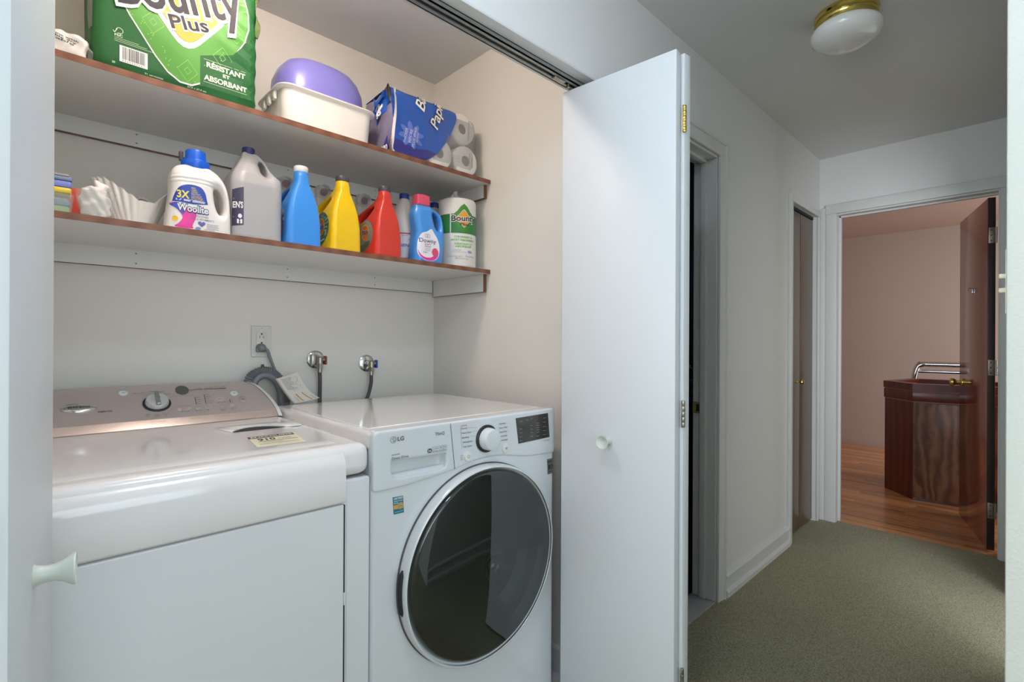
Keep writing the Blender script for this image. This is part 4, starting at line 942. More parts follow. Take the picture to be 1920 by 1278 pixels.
for x0, x1 in ((-.0605, -.047), (-.0425, -.0255), (-.022, .009)):
    p.rect(x0, x1, .0795, .0812); p.rect(x0, x1-.002, .0765, .0782)
p.build('label_letters', white_ink, t, P_(.0012))
p = Print(); p.text('Woolite', -.0595, .0480, .0180, .0210, .075); p.build('label_letters', M('navy_ink', '27306e', .4), t, P_(.0014))
p = Print(); p.text('Woolite', -.0575, .0490, .0160, .0190, .02); p.build('label_letters', white_ink, t, P_(.0020))
p = Print(); p.text('ALL CLOTHES', -.0255, .0365, .0165, .0055, .004); p.text('TOUS VÊTEMENTS', -.0255, .0285, .0310, .0055, .004)
for i in range(5): p.rect(.013, .043-.003*(i % 2), .0205-.0032*i, .0213-.0032*i)
p.text('LAUNDRY DETERGENT', .006, .0035, .033, .0028, .01); p.build('label_letters', M('grey_navy_ink', '60608a', .5), t, P_(.0010))
hs = [(16*math.sin(a)**3, 13*math.cos(a)-5*math.cos(2*a)-2*math.cos(3*a)-math.cos(4*a)) for a in [2*PI*k/28 for k in range(28)]]
Print().poly([(.0005+x*.00056, .0192+y*.00055) for x, y in hs]).build('label_heart', M('heart_violet', '5c5c9c', .4), t, P_(.0010))
Print().poly(ell(-.0615, .0255, .0068, .0068, 18)).build('label_seal', M('logo_yellow', 'f3c02c', .4), t, P_(.0010))
Print().poly(ell(-.008, .0055, .0068, .0045, 16)).build('label_seal', M('seal_blue', '7d9ac8', .4), t, P_(.0010))

# ---- clear vinegar jug
VO = spline([(-.0715, -.04), (-.0715, .0), (-.072, .10), (-.072, .165), (-.066, .195), (-.050, .226), (-.034, .258), (-.027, .274), (.004, .274), (.018, .268), (.032, .252), (.0420, .228), (.054, .211), (.0670, .199), (.0720, .185), (.072, .10), (.0715, .0), (.0715, -.04)], 5)
VH = ell(.0215, .226, .0105, .026, 22, .18)
def vin_sdf(x, y, z, g=0):
    hw = np.interp(z, [0, .01, .165, .20, .235, .262, .28], [.068, .072, .072, .062, .036, .022, .018])
    d2 = poly_sd(VO, x, z)
    if not g: d2 = smax(d2, -poly_sd(VH, x, z), .006)
    return smax(extr(d2+g, y*.072/hw, .072-g, .030)*.8, g-z, .004)
t = thing('vinegar_jug', 'clear plastic vinegar jug with dark label and navy cap', 'jug', (.4880, 1.684, SL))
sdf_obj('jug_body', vin_sdf, (-.076, -.073, 0), (.076, .073, .275), .0034, clear_mat('vinegar_plastic', (206, 203, 202), .30, .28), t)
def liq(x, y, z): return np.maximum(vin_sdf(x, y, z, .0025), z-.172)
sdf_obj('vinegar', liq, (-.074, -.071, .002), (.074, .071, .173), .0042, M('vinegar_liquid', 'a8a6a8', .15, trans=.25, vary=.03), t)
b = MB(); b.lathe([(.0175, .270), (.0180, .272), (.0180, .288), (.0168, .290), (0, .2902)], 30, Matrix.Translation((-.011, 0, 0))); b.build('cap', M('cap_navy', '2b2a68', .35), t)
g = project(vin_sdf, 1, 1, -.10, .0008)
lb = Print().poly([(-.0700, .032), (-.0435, .036), (-.0435, .149), (-.0700, .140)], .007).build('label', M('label_violet', '453f5a', .4, vary=.1, vscale=30), t, g)
g2 = project(vin_sdf, 1, 1, -.10, .0016)
Print().text("EN'S", -.0690, .086, -.0455, .0185, .03).build('label_letters', white_ink, lb, g2)
p = Print(); p.poly(ell(-.053, .062, .005, .0065, 14)); p.rect(-.060, -.0475, .040, .0525); p.build('label_mark', white_ink, lb, g2)

# ---- small softener bottle with pink cap
DO = spline([(-.060, -.04), (-.060, .0), (-.0625, .03), (-.060, .065), (-.054, .108), (-.058, .15), (-.0625, .184), (-.057, .205), (-.048, .2215), (.0100, .2215), (.0200, .214), (.044, .203), (.061, .184), (.0695, .14), (.070, .094), (.066, .04), (.062, .0), (.062, -.04)], 5)
DH = spline([(.021, .196), (.034, .192), (.047, .176), (.050, .152), (.045, .130), (.034, .137), (.024, .165)], 5)
def dow_sdf(x, y, z):
    hw = np.interp(z, [0, .01, .08, .15, .2, .225], [.036, .039, .038, .035, .032, .028])
    return smax(extr(smax(poly_sd(DO, x, z), -poly_sd(DH, x, z), .006), y*.039/hw, .039, .024)*.85, -z, .004)
t = thing('softener_bottle', 'small blue fabric softener bottle with pink cap and side handle', 'bottle', (1.104, 1.645, SL), -.08)
sdf_obj('bottle_body', dow_sdf, (-.064, -.04, 0), (.072, .04, .222), .0030, M('bottle_blue', '4a95e2', .28, sss=.15, coat=.25, vary=.03), t)
b = MB(); b.prism([(-.048, .2195), (.0085, .2195), (.0075, .259), (-.015, .263), (-.047, .2605)], -.024, .024, 'Y', r=.007, seg=3); b.build('cap', M('cap_coral_pink', 'e2536e', .35, vary=.03), t)
def Pd(e): return project(dow_sdf, 1, 1, -.08, e)
q = spline([(-.052, .030), (-.0535, .056), (-.049, .083), (-.036, .108), (-.012, .118), (.006, .130), (.018, .114), (.033, .092), (.041, .060), (.037, .028), (.020, .009), (-.012, .005), (-.038, .013)], 4)
Print().poly(q, .007).build('label', M('label_white_pink', 'ece9ee', .4, vary=.02), t, Pd(.0006))
q = spline([(-.0515, .045), (-.044, .030), (-.025, .018), (.0, .018), (.020, .030), (.034, .045), (.036, .034), (.030, .020), (.014, .009), (-.012, .0065), (-.036, .014), (-.048, .028)], 3)
Print().poly(q, .007).build('label_ribbon', M('ribbon_pink', 'e63c9c', .4, vary=.15, vscale=30), t, Pd(.0011))
Print().poly(ell(.021, .040, .0145, .0165, 22), .007).build('label_rose', M('rose_pink', 'dd4f78', .4, vary=.25, vscale=90), t, Pd(.0016))
p = Print(); p.text('Downy', -.0465, .0740, .0255, .0165, .01); p.ring(-.016, .1005, .0055, .0066, 18, 1.1); p.ring(-.007, .1005, .0055, .0066, 18, 1.1); p.text('SOFT', -.0235, .0645, .0030, .0058, .012); p.text('DOUX', -.0235, .0565, .0030, .0058, .012); p.text('2 en 1', -.030, .0340, -.011, .0070, .01)
for i in range(3): p.rect(-.024, .002, .0515-.004*i, .0522-.004*i)
p.build('label_letters', M('slate_ink', '5a4a62', .5), t, Pd(.0012))

# ---- two bleach bottles
def bleach(x, y, k, label, rz):
    t = thing('bleach_bottle', label, 'bottle', (x, y, SL), rz, 'bleach bottles on the lower shelf')
    pr = [(.052, 0), (.057, .004), (.0575, .14), (.0565, .165), (.052, .19), (.043, .218), (.030, .244), (.0205, .258), (.0175, .266), (.0175, .270)]
    b = MB(); b.lathe([(r, h*k) for r, h in pr], 40); bd = b.build('bottle_body', M('bottle_greywhite', 'd8d4d4', .32, sss=.1, vary=.02), t)
    b = MB(); b.lathe([(.0190, .266*k), (.0196, .268*k), (.0196, .285*k), (.018, .2875*k), (0, .288*k)], 26); b.build('cap', M('cap_deep_blue', '23388c', .35), t)
    b = MB(); b.tube(spline([(.028, .0, .244*k), (.046, 0, .232*k), (.056, 0, .20*k), (.054, 0, .165*k), (.045, 0, .15*k)], 5, False), .0095, 12); b.build('handle', MATS['bottle_greywhite'], t, 60)
    def cyl(e): return lambda a, c: np.stack([(.0577+e)*np.cos(a/.0577-PI/2), (.0577+e)*np.sin(a/.0577-PI/2), c], 1)
    def band(z0, z1, n=30): 
        p = Print(); a0, a1 = -.16, .10
        for i in range(n): p.rect(a0+(a1-a0)*i/n, a0+(a1-a0)*(i+1)/n, z0, z1)
        return p
    band(.020, .118).build('label', M('label_pale_blue', 'd5d9e2', .45, vary=.06, vscale=30), t, cyl(.0004))
    band(.116, .1205).build('label_band', M('band_red', 'b0373c', .45), t, cyl(.0008)); band(.018, .0225).build('label_band', MATS['band_red'], t, cyl(.0008))
    p = Print(); p.text('PARISIENNE', -.083, .066, .018, .0115, .025, .12); p.build('label_letters', M('ink_blue', '2c56b0', .4), t, cyl(.0009))
    p = Print(); p.text('javel', -.035, .109, -.012, .005); p.line([(-.008, .095), (.004, .100), (.014, .099)], .002); p.build('label_letters', M('slate_ink', '5a4a62', .5), t, cyl(.0009))
bleach(1.074, 1.752, 1.0, 'grey-white bleach bottle with blue cap between the red jug and pink-capped bottle', -.10)
bleach(1.285, 1.845, 1.08, 'grey-white bleach bottle with blue cap half hidden behind the paper towel roll', -.35)

# ---- paper towel roll in its wrap
t = thing('paper_towel_roll', 'single wrapped paper towel roll with green band at the shelf end', 'paper towel', (1.2905, 1.684, SL))
RR = .0785
b = MB(); b.lathe([(.020, .004), (.070, .0), (RR-.002, .004), (RR, .012), (RR+.0006, .09), (RR-.0006, .15), (RR+.0004, .24), (RR, .272), (RR-.003, .281), (.066, .2855), (.03, .284), (.021, .276)], 56); b.build('roll', tissue_m, t, 50)
A0 = math.radians(253)
def cyl(e): return lambda a, c: np.stack([(RR+e)*np.cos(a/RR+A0), (RR+e)*np.sin(a/RR+A0), c], 1)
def wrapband(p, a0, a1, z0, z1, n=24):
    for i in range(n): p.rect(a0+(a1-a0)*i/n, a0+(a1-a0)*(i+1)/n, z0, z1)
    return p
gb = M('band_green', '2c7a40', .35, vary=.1, vscale=20)
wrapband(wrapband(Print(), -.16, -.0585, .138, .216), -.054, .14, .138, .216).build('green_band', gb, t, cyl(.0008))
p = Print()
for r_, m_, e_ in ((.0595, M('pack_light_green', '57a52c'), .0014), (.0375, grey_lb, .0019), (.033, orange_m, .0024)):
    Print().poly([(x*.93, .198+y*1.02) for x, y in spline([(0, r_), (r_*.5, r_*.5), (r_, 0), (r_*.5, -r_*.5), (0, -r_), (-r_*.5, -r_*.5), (-r_, 0), (-r_*.5, r_*.5)], 2)], .012).build('emblem', m_, t, cyl(e_))
Print().text('Bounty', -.052, .1840, .054, .0260, .07, .0, .05).build('letters', white_ink, t, cyl(.0030))
Print().text('Bounty', -.051, .1850, .053, .0240, .025, .0, .05).build('letters', inkd_m, t, cyl(.0036))
Print().text('Plus', -.018, .1690, .020, .0105, .02, .1).build('letters', inkd_m, t, cyl(.0036))
lg = M('ink_lime', '6cba3a', .5)
p = Print(); p.text('STRONGEST &', -.040, .1185, .040, .0082, .02); p.text('MOST ABSORBENT', -.052, .1065, .052, .0078, .02); p.text('RÉSISTANT ET', -.038, .0900, .040, .0082, .02); p.text('ABSORBANT', -.036, .0795, .036, .0082, .02); p.build('letters', lg, t, cyl(.0012))
p = Print(); p.text('papier', -.045, .066, -.01, .005); p.text('essuie-tout', -.048, .059, .012, .005); p.poly([(.018, .058), (.038, .058), (.038, .068), (.018, .068)]); p.build('letters', M('ink_softblue', '8d9cc0', .5), t, cyl(.0012))
p = Print(); p.text('Simplement', -.068, .040, -.005, .0075); p.text('Bounty', -.035, .031, .02, .0085); p.text('feuilles', .006, .041, .058, .0075); p.build('letters', M('ink_softgrey', 'a9a49e', .5), t, cyl(.0012))
def film(x0, y0, z0, w_, h_, seed):
    r = random.Random(seed); ph = [r.uniform(0, 6.28) for _ in range(6)]
    b = MB(); b.grid(lambda u, v: (x0+(u-.5)*w_*(1-v*.65)+.004*math.sin(7*u+ph[0]+3*v), y0+.008*math.sin(9*u+ph[1])*(1-v)+.003*math.sin(17*u+5*v), z0+v*h_*(.6+.4*math.sin(PI*u+.3))), 22, 8); return b
fb = film(-.030, -.035, .280, .085, .036, 3); fb.build('wrap_tuft', clear_mat('cloudy_film', (205, 203, 200), .35, .2), t, 60)
Print().text('N', -.034, .296, -.026, .008, .03).build('wrap_mark', inkd_m, t, onY(-.047))

# ---- white pleated shell planter with a rolled cord in it
t = thing('shell_planter', 'white glazed pleated shell-shaped planter', 'planter', (.2035, 1.758, SL)); t.scale = (1.04, .92, 1.04)
def shell(k):
    def g(u, v):
        th = 2*PI*u; c, s_ = math.cos(th), math.sin(th)
        rimz = .076+.049*min(1, max(0, (-c+.05)/.8))+.042*min(1, max(0, (c-.45)/.45))+.010*max(s_, 0)
        e = v**.75
        am = min(1, max(0, (.25-c)/.5))*.9+.1; pl = 1+(.040 if not k else .030)*v*math.cos(th*26)*am
        rx = (.031+(.047 if c > 0 else .047)*e)*pl-k*.004; ry = (.027+.030*e)*pl-k*.004
        z = .001+rimz*v**1.15+(.0022*math.cos(th*26)*am if v > .9 else 0)-k*(.001 if v > .99 else 0)+k*.004*(1-v)
        lean = -.012*v*v*(1 if c < 0 else -.6)*abs(c)
        return (rx*c+lean, ry*s_, z)
    return g
b = MB(); b.grid(shell(0), 208, 18, True); k0 = len(b.v); b.f = b.f; b.grid(shell(1), 208, 18, True)
for i in range(208): a = 18*208+i; a2 = 18*208+(i+1) % 208; b.f.append((a, a2, k0+a2, k0+a))
b.f.append(tuple(range(208))[::-1]); b.build('planter_body', M('glaze_white', 'e9e2d9', .18, coat=.5, vary=.02), t, 60)
b = MB(); sp_ = []
for k in range(60): a = k*.26; sp_.append((.012+.022*(1-k/90)*math.cos(a), -.008+.02*(1-k/90)*math.sin(a)*.4+k*.0002, .072+.024*(1-k/90)*math.sin(a)))
b.tube(sp_, .0042, 8); rc = thing('rolled_cord', 'grey and white cord coiled inside the shell planter', 'cord', (.2075, 1.758, SL+.004)); b.build('cord_coil', M('cord_grey_white', 'aeaaa6', .6, vary=.5, vscale=120), rc, 60)

# ---- tub of white rags
t = thing('rag_tub', 'clear plastic tub stuffed with crumpled white rags', 'tub', (.1105, 1.640, SL))
def loft(loops, closed_bottom=True, closed_top=False):
    b = MB(); n = len(loops[0]); v = [p for L in loops for p in L]; f = []
    for j in range(len(loops)-1):
        for i in range(n): a, c = j*n+i, j*n+(i+1) % n; f.append((a, c, c+n, a+n))
    if closed_bottom: f.append(tuple(range(n))[::-1])
    if closed_top: f.append(tuple(range((len(loops)-1)*n, len(loops)*n)))
    return b.add(v, f)
def rr3(hx, hy, r, z, cx=0, cy=0, n=5): return [(cx+x, cy+y, z) for x, y in rrect(-hx, hx, -hy, hy, min(r, hx*.99, hy*.99), n)]
loft([rr3(.026, .03, .012, 0), rr3(.030, .034, .013, .004), rr3(.0375, .042, .015, .060), rr3(.039, .0435, .015, .062), rr3(.0375, .042, .015, .0625), rr3(.029, .033, .012, .006)]).build('tub', clearpl_m, t, 50)
def rag(x, y, z):
    d = ellipsoid(x, y, z, (0, 0, .032), (.029, .033, .034)); d = smin(d, ellipsoid(x, y, z, (-.006, -.006, .058), (.025, .028, .020)), .012)
    d = smin(d, capsule(x, y, z, (.008, .0, .05), (.011, .0, .080), .012), .014)
    d = smin(d, capsule(x, y, z, (.011, .0, .082), (.004, -.004, .087), .0075), .008); d = smin(d, capsule(x, y, z, (-.018, -.004, .068), (-.006, 0, .074), .009), .008)
    return d+.0036*np.sin(95*x+40*z)*np.sin(80*z+50*y)+.0026*np.sin(170*z-110*x+60*y)+.0014*np.sin(300*x+190*z)
sdf_obj('rag', rag, (-.036, -.036, .004), (.036, .036, .122), .0024, M('rag_cotton', 'ece4de', .9, bump=.3, bscale=200, vary=.03), t)

# ---- food containers at the shelf's left end
t = thing('food_container', 'clear food container with green contents and yellow lid at the shelf end', 'container', (.036, 1.672, SL))
loft([rr3(.028, .03, .008, 0), rr3(.034, .036, .01, .052), rr3(.033, .035, .01, .0525), rr3(.027, .029, .008, .003)]).build('container_body', clearpl_m, t, 50)
b = MB(); b.box(-.0255, .0255, -.0275, .0275, .003, .024, r=.005, seg=2); b.build('green_contents', M('content_green', '7fa04c', .6, vary=.15, vscale=60), t)
b = MB(); b.box(-.027, .027, -.029, .029, .0245, .038, r=.005, seg=2); b.build('blue_contents', M('content_teal', '4d7f8f', .6, vary=.2, vscale=60), t)
t = thing('food_container', 'small blue food container with grey lid on the yellow band', 'container', (.032, 1.670, SL+.0532))
b = MB(); b.box(-.024, .032, -.034, .034, 0, .0145, r=.004, seg=2); b.build('yellow_lid', M('lid_yellow', 'e8c93c', .4), t)
b = MB(); b.box(-.024, .033, -.033, .033, .0148, .031, r=.004, seg=2); b.build('blue_box', M('box_periwinkle', '7c88d0', .4), t)
b = MB(); b.box(-.025, .034, -.034, .034, .0313, .041, r=.003, seg=2); b.build('lid', M('lid_slate_blue', '7a86a8', .4), t)
b = MB(); b.box(-.025, .028, -.032, .032, .0413, .048, r=.003, seg=2); b.build('lid', M('lid_grey', 'a29c98', .4), t)
t = thing('small_box', 'small red-orange box behind the food containers', 'box', (.075, 1.745, SL))
b = MB(); b.box(-.014, .016, -.012, .012, 0, .092, r=.002, seg=2); b.build('carton', M('carton_red', 'd8482c', .45, vary=.06), t)
b = MB(); b.box(-.0142, -.006, -.0122, .0122, .066, .0922, r=.001, seg=1); b.build('pale_corner', M('carton_pale', 'e4a090', .45), t)

# ---- big green paper towel pack
PX0, PX1, PYF, PYB, PZ1 = .098, .4785, 1.604, 1.872, 2.345
t = thing('paper_towel_pack', 'big green plastic pack of paper towels on the upper shelf', 'paper towels', (.288, 1.738, SU)); Lg = (.288, 1.738, SU)
def pack_sdf(x, y, z):
    dx, dy, dz = np.abs(x-.288)-.1905+.022, np.abs(y-1.738)-.134+.022, np.abs(z-(SU+PZ1)/2)-(PZ1-SU)/2+.022
    d = np.sqrt(np.maximum(dx, 0)**2+np.maximum(dy, 0)**2+np.maximum(dz, 0)**2)+np.minimum(np.maximum(np.maximum(dx, dy), dz), 0)-.022
    return d+.0016*np.sin(34*z+9*x)*np.sin(16*x+1.2)+.0014*np.sin(120*z+60*x)*np.clip((x-.36)/.08, 0, 1)
P0_, F0_ = sdf_mesh(pack_sdf, (PX0, PYF-.003, SU), (PX1, PYB, PZ1), .0085)
mobj('pack_body', P0_-np.array(Lg), F0_, green_d, t, 180)
def Pg(e):
    g = project(pack_sdf, 1, 1, 1.58, e)
    return lambda a, c: g(a, c)-np.array(Lg)
def diamond(cx, cz, r_, rx, rz_, k=.16):
    c = [(cx, cz+rz_), (cx+rx, cz), (cx, cz-rz_), (cx-rx, cz)]; o = []
    for i in range(4):
        p0, p1, p2 = c[i-1], c[i], c[(i+1) % 4]
        a = (p1[0]+(p0[0]-p1[0])*k, p1[1]+(p0[1]-p1[1])*k); b_ = (p1[0]+(p2[0]-p1[0])*k, p1[1]+(p2[1]-p1[1])*k)
        for s_ in range(6): u = s_/5; o.append(tuple((1-u)**2*a[j]+2*u*(1-u)*p1[j]+u*u*b_[j] for j in (0, 1)))
    return o
DC = (.2965, 2.130)
def clipx(pts, lo, hi): return [(min(max(x, lo), hi), z) for x, z in pts]
Print().poly(clipx(diamond(*DC, 0, .1945, .2900, .36), .104, .473), .02).build('emblem_border', white_ink, t, Pg(.0008))
Print().poly(clipx(diamond(*DC, 0, .1905, .2840, .36), .106, .471), .02).build('emblem_diamond', green_l, t, Pg(.0014))
Print().poly([(.3296, 1.8870), (.4700, 1.8870), (.4700, 2.0980), (.4120, 2.0200), (.3296, 1.9860)], .02).build('text_panel', green_d, t, Pg(.0017))
Print().poly(diamond(*DC, 0, .119, .160, .28), .016).build('emblem_border', white_ink, t, Pg(.0020))
Print().poly(diamond(*DC, 0, .115, .155, .28), .016).build('emblem_rim', grey_lb, t, Pg(.0026))
Print().poly(diamond(*DC, 0, .104, .141, .28), .016).build('emblem_core', orange_m, t, Pg(.0032))
p = Print()
for cx, cz in ((.300, 1.932), (.222, 2.03), (.420, 2.085), (.385, 2.0)):
    for r_ in (.030, .010): q = [(cx, cz+r_), (cx+r_*.8, cz), (cx, cz-r_), (cx-r_*.8, cz), (cx, cz+r_)]; p.line(q, .0009)
random.seed(9)
for k in range(26): u = random.random(); s_ = random.choice((-1, 1)); p.poly(ell(DC[0]+s_*(.02+.14*u), 1.915+.17*u+random.uniform(-.01, .02), .0014, .0014, 8))
p.build('emblem_pattern', green_x, t, Pg(.0021))
Print().text('Bounty', .143, 2.044, .455, .112, .055, .0, .25).build('letters', white_ink, t, Pg(.0040))
Print().text('Bounty', .149, 2.050, .449, .104, .020, .0, .25).build('letters', M('letters_charcoal', '35333a', .6, spec=.3), t, Pg(.0048))
Print().text('Plus', .2590, 2.0285, .3590, .0415, .055, 0, .28).build('letters', white_ink, t, Pg(.0040))
Print().text('Plus', .2625, 2.0320, .3550, .0370, .02, 0, .28).build('letters', MATS['letters_charcoal'], t, Pg(.0048))
Print().rect(.1528, .2108, .9015+1, .9430+1).build('barcode_panel', white_ink, t, Pg(.0010))
p = Print(); x = .1585; random.seed(2)
while x < .2055: w_ = random.choice((.0006, .0009, .0014, .002)); p.rect(x, x+w_, 1.9085, 1.9405); x += w_+random.choice((.0007, .001, .0015))
for k in range(10): p.text(random.choice('0123456789'), .1585+.0048*k, 1.9030, .1612+.0048*k, .0038)
p.build('barcode', inkd_m, t, Pg(.0016))
p = Print(); p.text('FSC', .1425, 1.9620, .1585, .0060, .02)
p.ring(.1525, 1.9775, .0062, .0074, 16, 1, -.6, 3.4); p.line([(.1395, 1.9745), (.1425, 1.9700), (.1475, 1.9800)], .0013); p.line([(.1475, 1.9700), (.158, 1.9715)], .0012); p.line([(.1535, 1.9705), (.1535, 1.9665)], .0012)
p.text('RÉSISTANT', .3450, 1.9610, .4440, .0145, .035); p.text('ET', .386, 1.9455, .404, .0100, .03); p.text('ABSORBANT', .3385, 1.9230, .4490, .0150, .035)
p.line([(.338, 1.9805), (.446, 1.9815)], .0008); p.line([(.337, 1.9170), (.449, 1.9165)], .0008)
p.text('20', .1375, 1.8925, .1440, .0045, .02); p.text('91 serviettes', .205, 1.8885, .245, .0040, .01); p.text('27,9 x 27,9 cm', .3, 1.8885, .345, .0040, .01)
for i in range(3): p.rect(.142, .192+.017*i, 1.9580-.0042*i, 1.9587-.0042*i)
p.build('letters', M('pale_print', 'dfe8d0', .45), t, Pg(.0023))
fb = MB(); fb.grid(lambda u, v: (PX1-.006+.016*math.sin(PI*u)*(.6+.4*math.sin(9*v)), 1.607+.012*u+.004*math.sin(14*v+4*u), 2.10+.16*v), 5, 24); fb.build('seal_fin', M('seal_olive', '5c6b3a', .25, coat=.5, vary=.4, vscale=40), t, 60, False, Lg)
fb = MB(); fb.grid(lambda u, v: (PX0+.002-.009*math.sin(PI*u)*(.6+.4*math.sin(11*v)), 1.61+.05*u, 1.97+.34*v), 5, 20); fb.build('seal_fin', film_m, t, 60, False, Lg)

# ---- small clear bag beside it
t = thing('plastic_package', 'crumpled white plastic package with black print beside the green pack', 'package', (.045, 1.66, SU))
def bag(x, y, z):
    dx, dy, dz = np.abs(x-.0)-.046+.014, np.abs(y)-.050+.014, np.abs(z-.030)-.030+.014
    d = np.sqrt(np.maximum(dx, 0)**2+np.maximum(dy, 0)**2+np.maximum(dz, 0)**2)+np.minimum(np.maximum(np.maximum(dx, dy), dz), 0)-.014
    return d+.0026*np.sin(110*x+60*z)*np.sin(80*z-40*y)+.0016*np.sin(210*x-120*z)
sdf_obj('bag', bag, (-.047, -.051, 0), (.047, .051, .064), .0026, M('bag_white', 'd9d5d0', .25, coat=.5, vary=.08, vscale=60), t)
g = project(bag, 1, 1, -.08, .0012); p = Print()
for i in range(3): p.text(('machine wash', 'tumble dry', 'lavable')[i], -.038+.002*i, .046-.006*i, .030-.004*i, .0042, .02, 0, -.12)
p.build('package_print', inkd_m, t, g)
b = MB(); b.grid(lambda u, v: (.047+.010*u, -.045+.006*math.sin(6*v), .002+.036*v*(1-.3*u)), 4, 8); b.build('bag_tail', film_m, t, 60)

# ---- white bin and lavender basin
t = thing('storage_bin', 'white rectangular plastic bin with flared rim on the upper shelf', 'bin', (.735, 1.785, SU))
def tubz(z, g): return rr3(.150+.0085*z/.15+g, .108+.008*z/.15+g, .035, z)
L_ = [tubz(.0, -.012), tubz(.002, -.004), tubz(.008, 0), tubz(.10, 0), tubz(.138, .001), rr3(.1705, .1245, .042, .141), rr3(.1735, .1275, .044, .1435), rr3(.1735, .1275, .044, .147), rr3(.170, .124, .042, .149), tubz(.149, -.002), tubz(.10, -.004), tubz(.008, -.005)]
b = loft(L_); b.f.append(tuple(range(len(b.v)-24, len(b.v)))); b.build('bin_body', white_pl, t, 40)
for i in range(3):
    b = MB(); b.box(-.1705, -.160, -.06+.05*i, -.035+.05*i, .112, .1405, r=.003, seg=2); b.build('rim_rib', white_pl, t)
t = thing('wash_basin', 'lavender plastic basin turned upside down on the white bin', 'basin', (.741, 1.800, SU+.1498))
def sup(rx, ry, z, n=2.7, m=56):
    o = []
    for i in range(m):
        a = 2*PI*i/m; c, s_ = math.cos(a), math.sin(a); o.append((rx*abs(c)**(2/n)*math.copysign(1, c), ry*abs(s_)**(2/n)*math.copysign(1, s_), z))
    return o
loft([sup(.152, .112, .004), sup(.158, .118, .0005), sup(.159, .119, .004), sup(.157, .117, .007), sup(.155, .115, .03), sup(.152, .110, .07), sup(.138, .098, .105), sup(.118, .082, .130), sup(.095, .064, .1435), sup(.070, .046, .149)], False, True).build('basin_body', lav_m, t, 60)
b = loft([sup(.148, .108, .002), sup(.142, .102, .06), sup(.1, .07, .125)], False, True); b.build('basin_inside', lav_m, t, 60)

# ---- toilet paper pack
t = thing('toilet_paper_pack', 'torn blue plastic pack of white toilet paper rolls', 'toilet paper', (1.15, 1.74, SU)); Lt = (1.15, 1.74, SU)
def tproll(x, y, z):
    b = MB(); b.lathe([(.0215, .001), (.056, 0), (.0615, .004), (.0628, .02), (.0628, .085), (.0615, .101), (.056, .105), (.0215, .104), (.0205, .09), (.0205, .012), (.0215, .001)], 40, FY(x-Lt[0], y-Lt[1], z-Lt[2])); r = b.build('roll', tissue_m, t, 50)
    b = MB(); b.lathe([(.0204, .098), (.0190, .099), (.0190, .01), (.0001, .009)], 24, FY(x-Lt[0], y-Lt[1], z-Lt[2])); b.build('core', core_m, r)
for row, (x0, z) in enumerate(((1.2925, SU+.064), (1.2745, SU+.1925))):
    for c in range(2-row): tproll(x0-.1315*c, 1.735, z)
for z in (SU+.064, SU+.1925): tproll(1.2925 if z < 2 else 1.2745, 1.845, z)
# blue wrapper wound round the left two columns, torn diagonally
def wrapf(u, v):      # v: 0 front-bottom .. 1 back of the top; u: left..right
    if v < .62:
        s_ = v/.62; z = 1.8885+.2475*s_; zz = np.interp(s_, [0, .08, .2, .5, .8, 1], [1.075, 1.115, 1.150, 1.205, 1.235, 1.244])
        y = 1.6265-.004*math.sin(PI*u)*math.sin(PI*s_)+(.020*max(0, (s_-.86)/.14)**2)+(.012*max(0, (.08-s_)/.08)**2)
    else:
        s_ = (v-.62)/.38; z = 2.136+.008*math.sin(PI*s_)*(1-.5*u); y = 1.6465+.19*s_; zz = 1.244
    xl = .947+.006*math.sin(9*v); x = xl+(zz-xl)*u
    wr = .0018*math.sin(23*u+14*v)*math.sin(PI*v)+.0022*math.sin(40*v+8*u)*max(0, 1-u*4)
    slope = 0
    return (x-Lt[0], y+wr-Lt[1], z+slope-Lt[2]-(.006*(1-u) if v < .05 else 0))
b = MB(); b.grid(wrapf, 40, 60); b.build('blue_wrapper', tpblue_m, t, 60)
def onwr(e):
    def g(a, c):
        P = []
        for x, z in zip(a, c):
            s_ = min(max((z-1.8885)/.2475, 0), 1); zz = np.interp(s_, [0, .08, .2, .5, .8, 1], [1.075, 1.115, 1.150, 1.205, 1.235, 1.244]); v = .62*s_ if z <= 2.136 else min(.62+2*(z-2.136), .99); xl = .947+.006*math.sin(9*v); u = (x-xl)/(zz-xl)
            q = wrapf(min(max(u, 0), 1), v); P.append((q[0], q[1]-(e if v < .63 else 0), q[2]+(e if v >= .6 else 0)))
        return np.array(P)
    return g
q = spline([(.952, 1.8890), (1.070, 1.8890), (1.112, 1.905), (1.140, 1.928), (1.10, 1.935), (1.04, 1.927), (.99, 1.935), (.955, 1.94)], 4)
Print().poly(q, .012).build('wrapper_violet', tpnavy_m, t, onwr(.0012))
p = Print()
for k in range(8): a = k*PI/4+.2; p.poly(ell(1.025+.031*math.cos(a), 1.972+.027*math.sin(a), .024, .0105, 16, a), .008)
p.build('wrapper_flower', M('petal_lilac', '5a72c8', .3, coat=.5), t, onwr(.0018))
p = Print(); p.text('THICKER', .9985, 1.934, 1.058, .0100, .01, 0, math.radians(80)); p.text('BEFORE', 1.0195, 1.940, 1.072, .0100, .01, 0, math.radians(80)); p.text('PLUS ÉPAIS', 1.0345, 1.928, 1.112, .0100, .01, 0, math.radians(80)); p.text('QU\'AVANT', 1.0505, 1.950, 1.092, .0075, .01, 0, math.radians(80)); p.build('letters', M('pale_lilac_ink', 'c9cbe8', .4), t, onwr(.0026))
rot = math.radians(74)
for bo, m_, e_ in ((.055, inkd_m, .0026), (.012, white_ink, .0034)):
    p = Print(); p.text('Papier', 1.1420, 2.0240, 1.3000, .0400, bo, .25, rot); p.text('Bat', 1.0780, 2.0740, 1.1700, .0440, bo, .25, rot)
    p.build('letters', m_, t, onwr(e_))
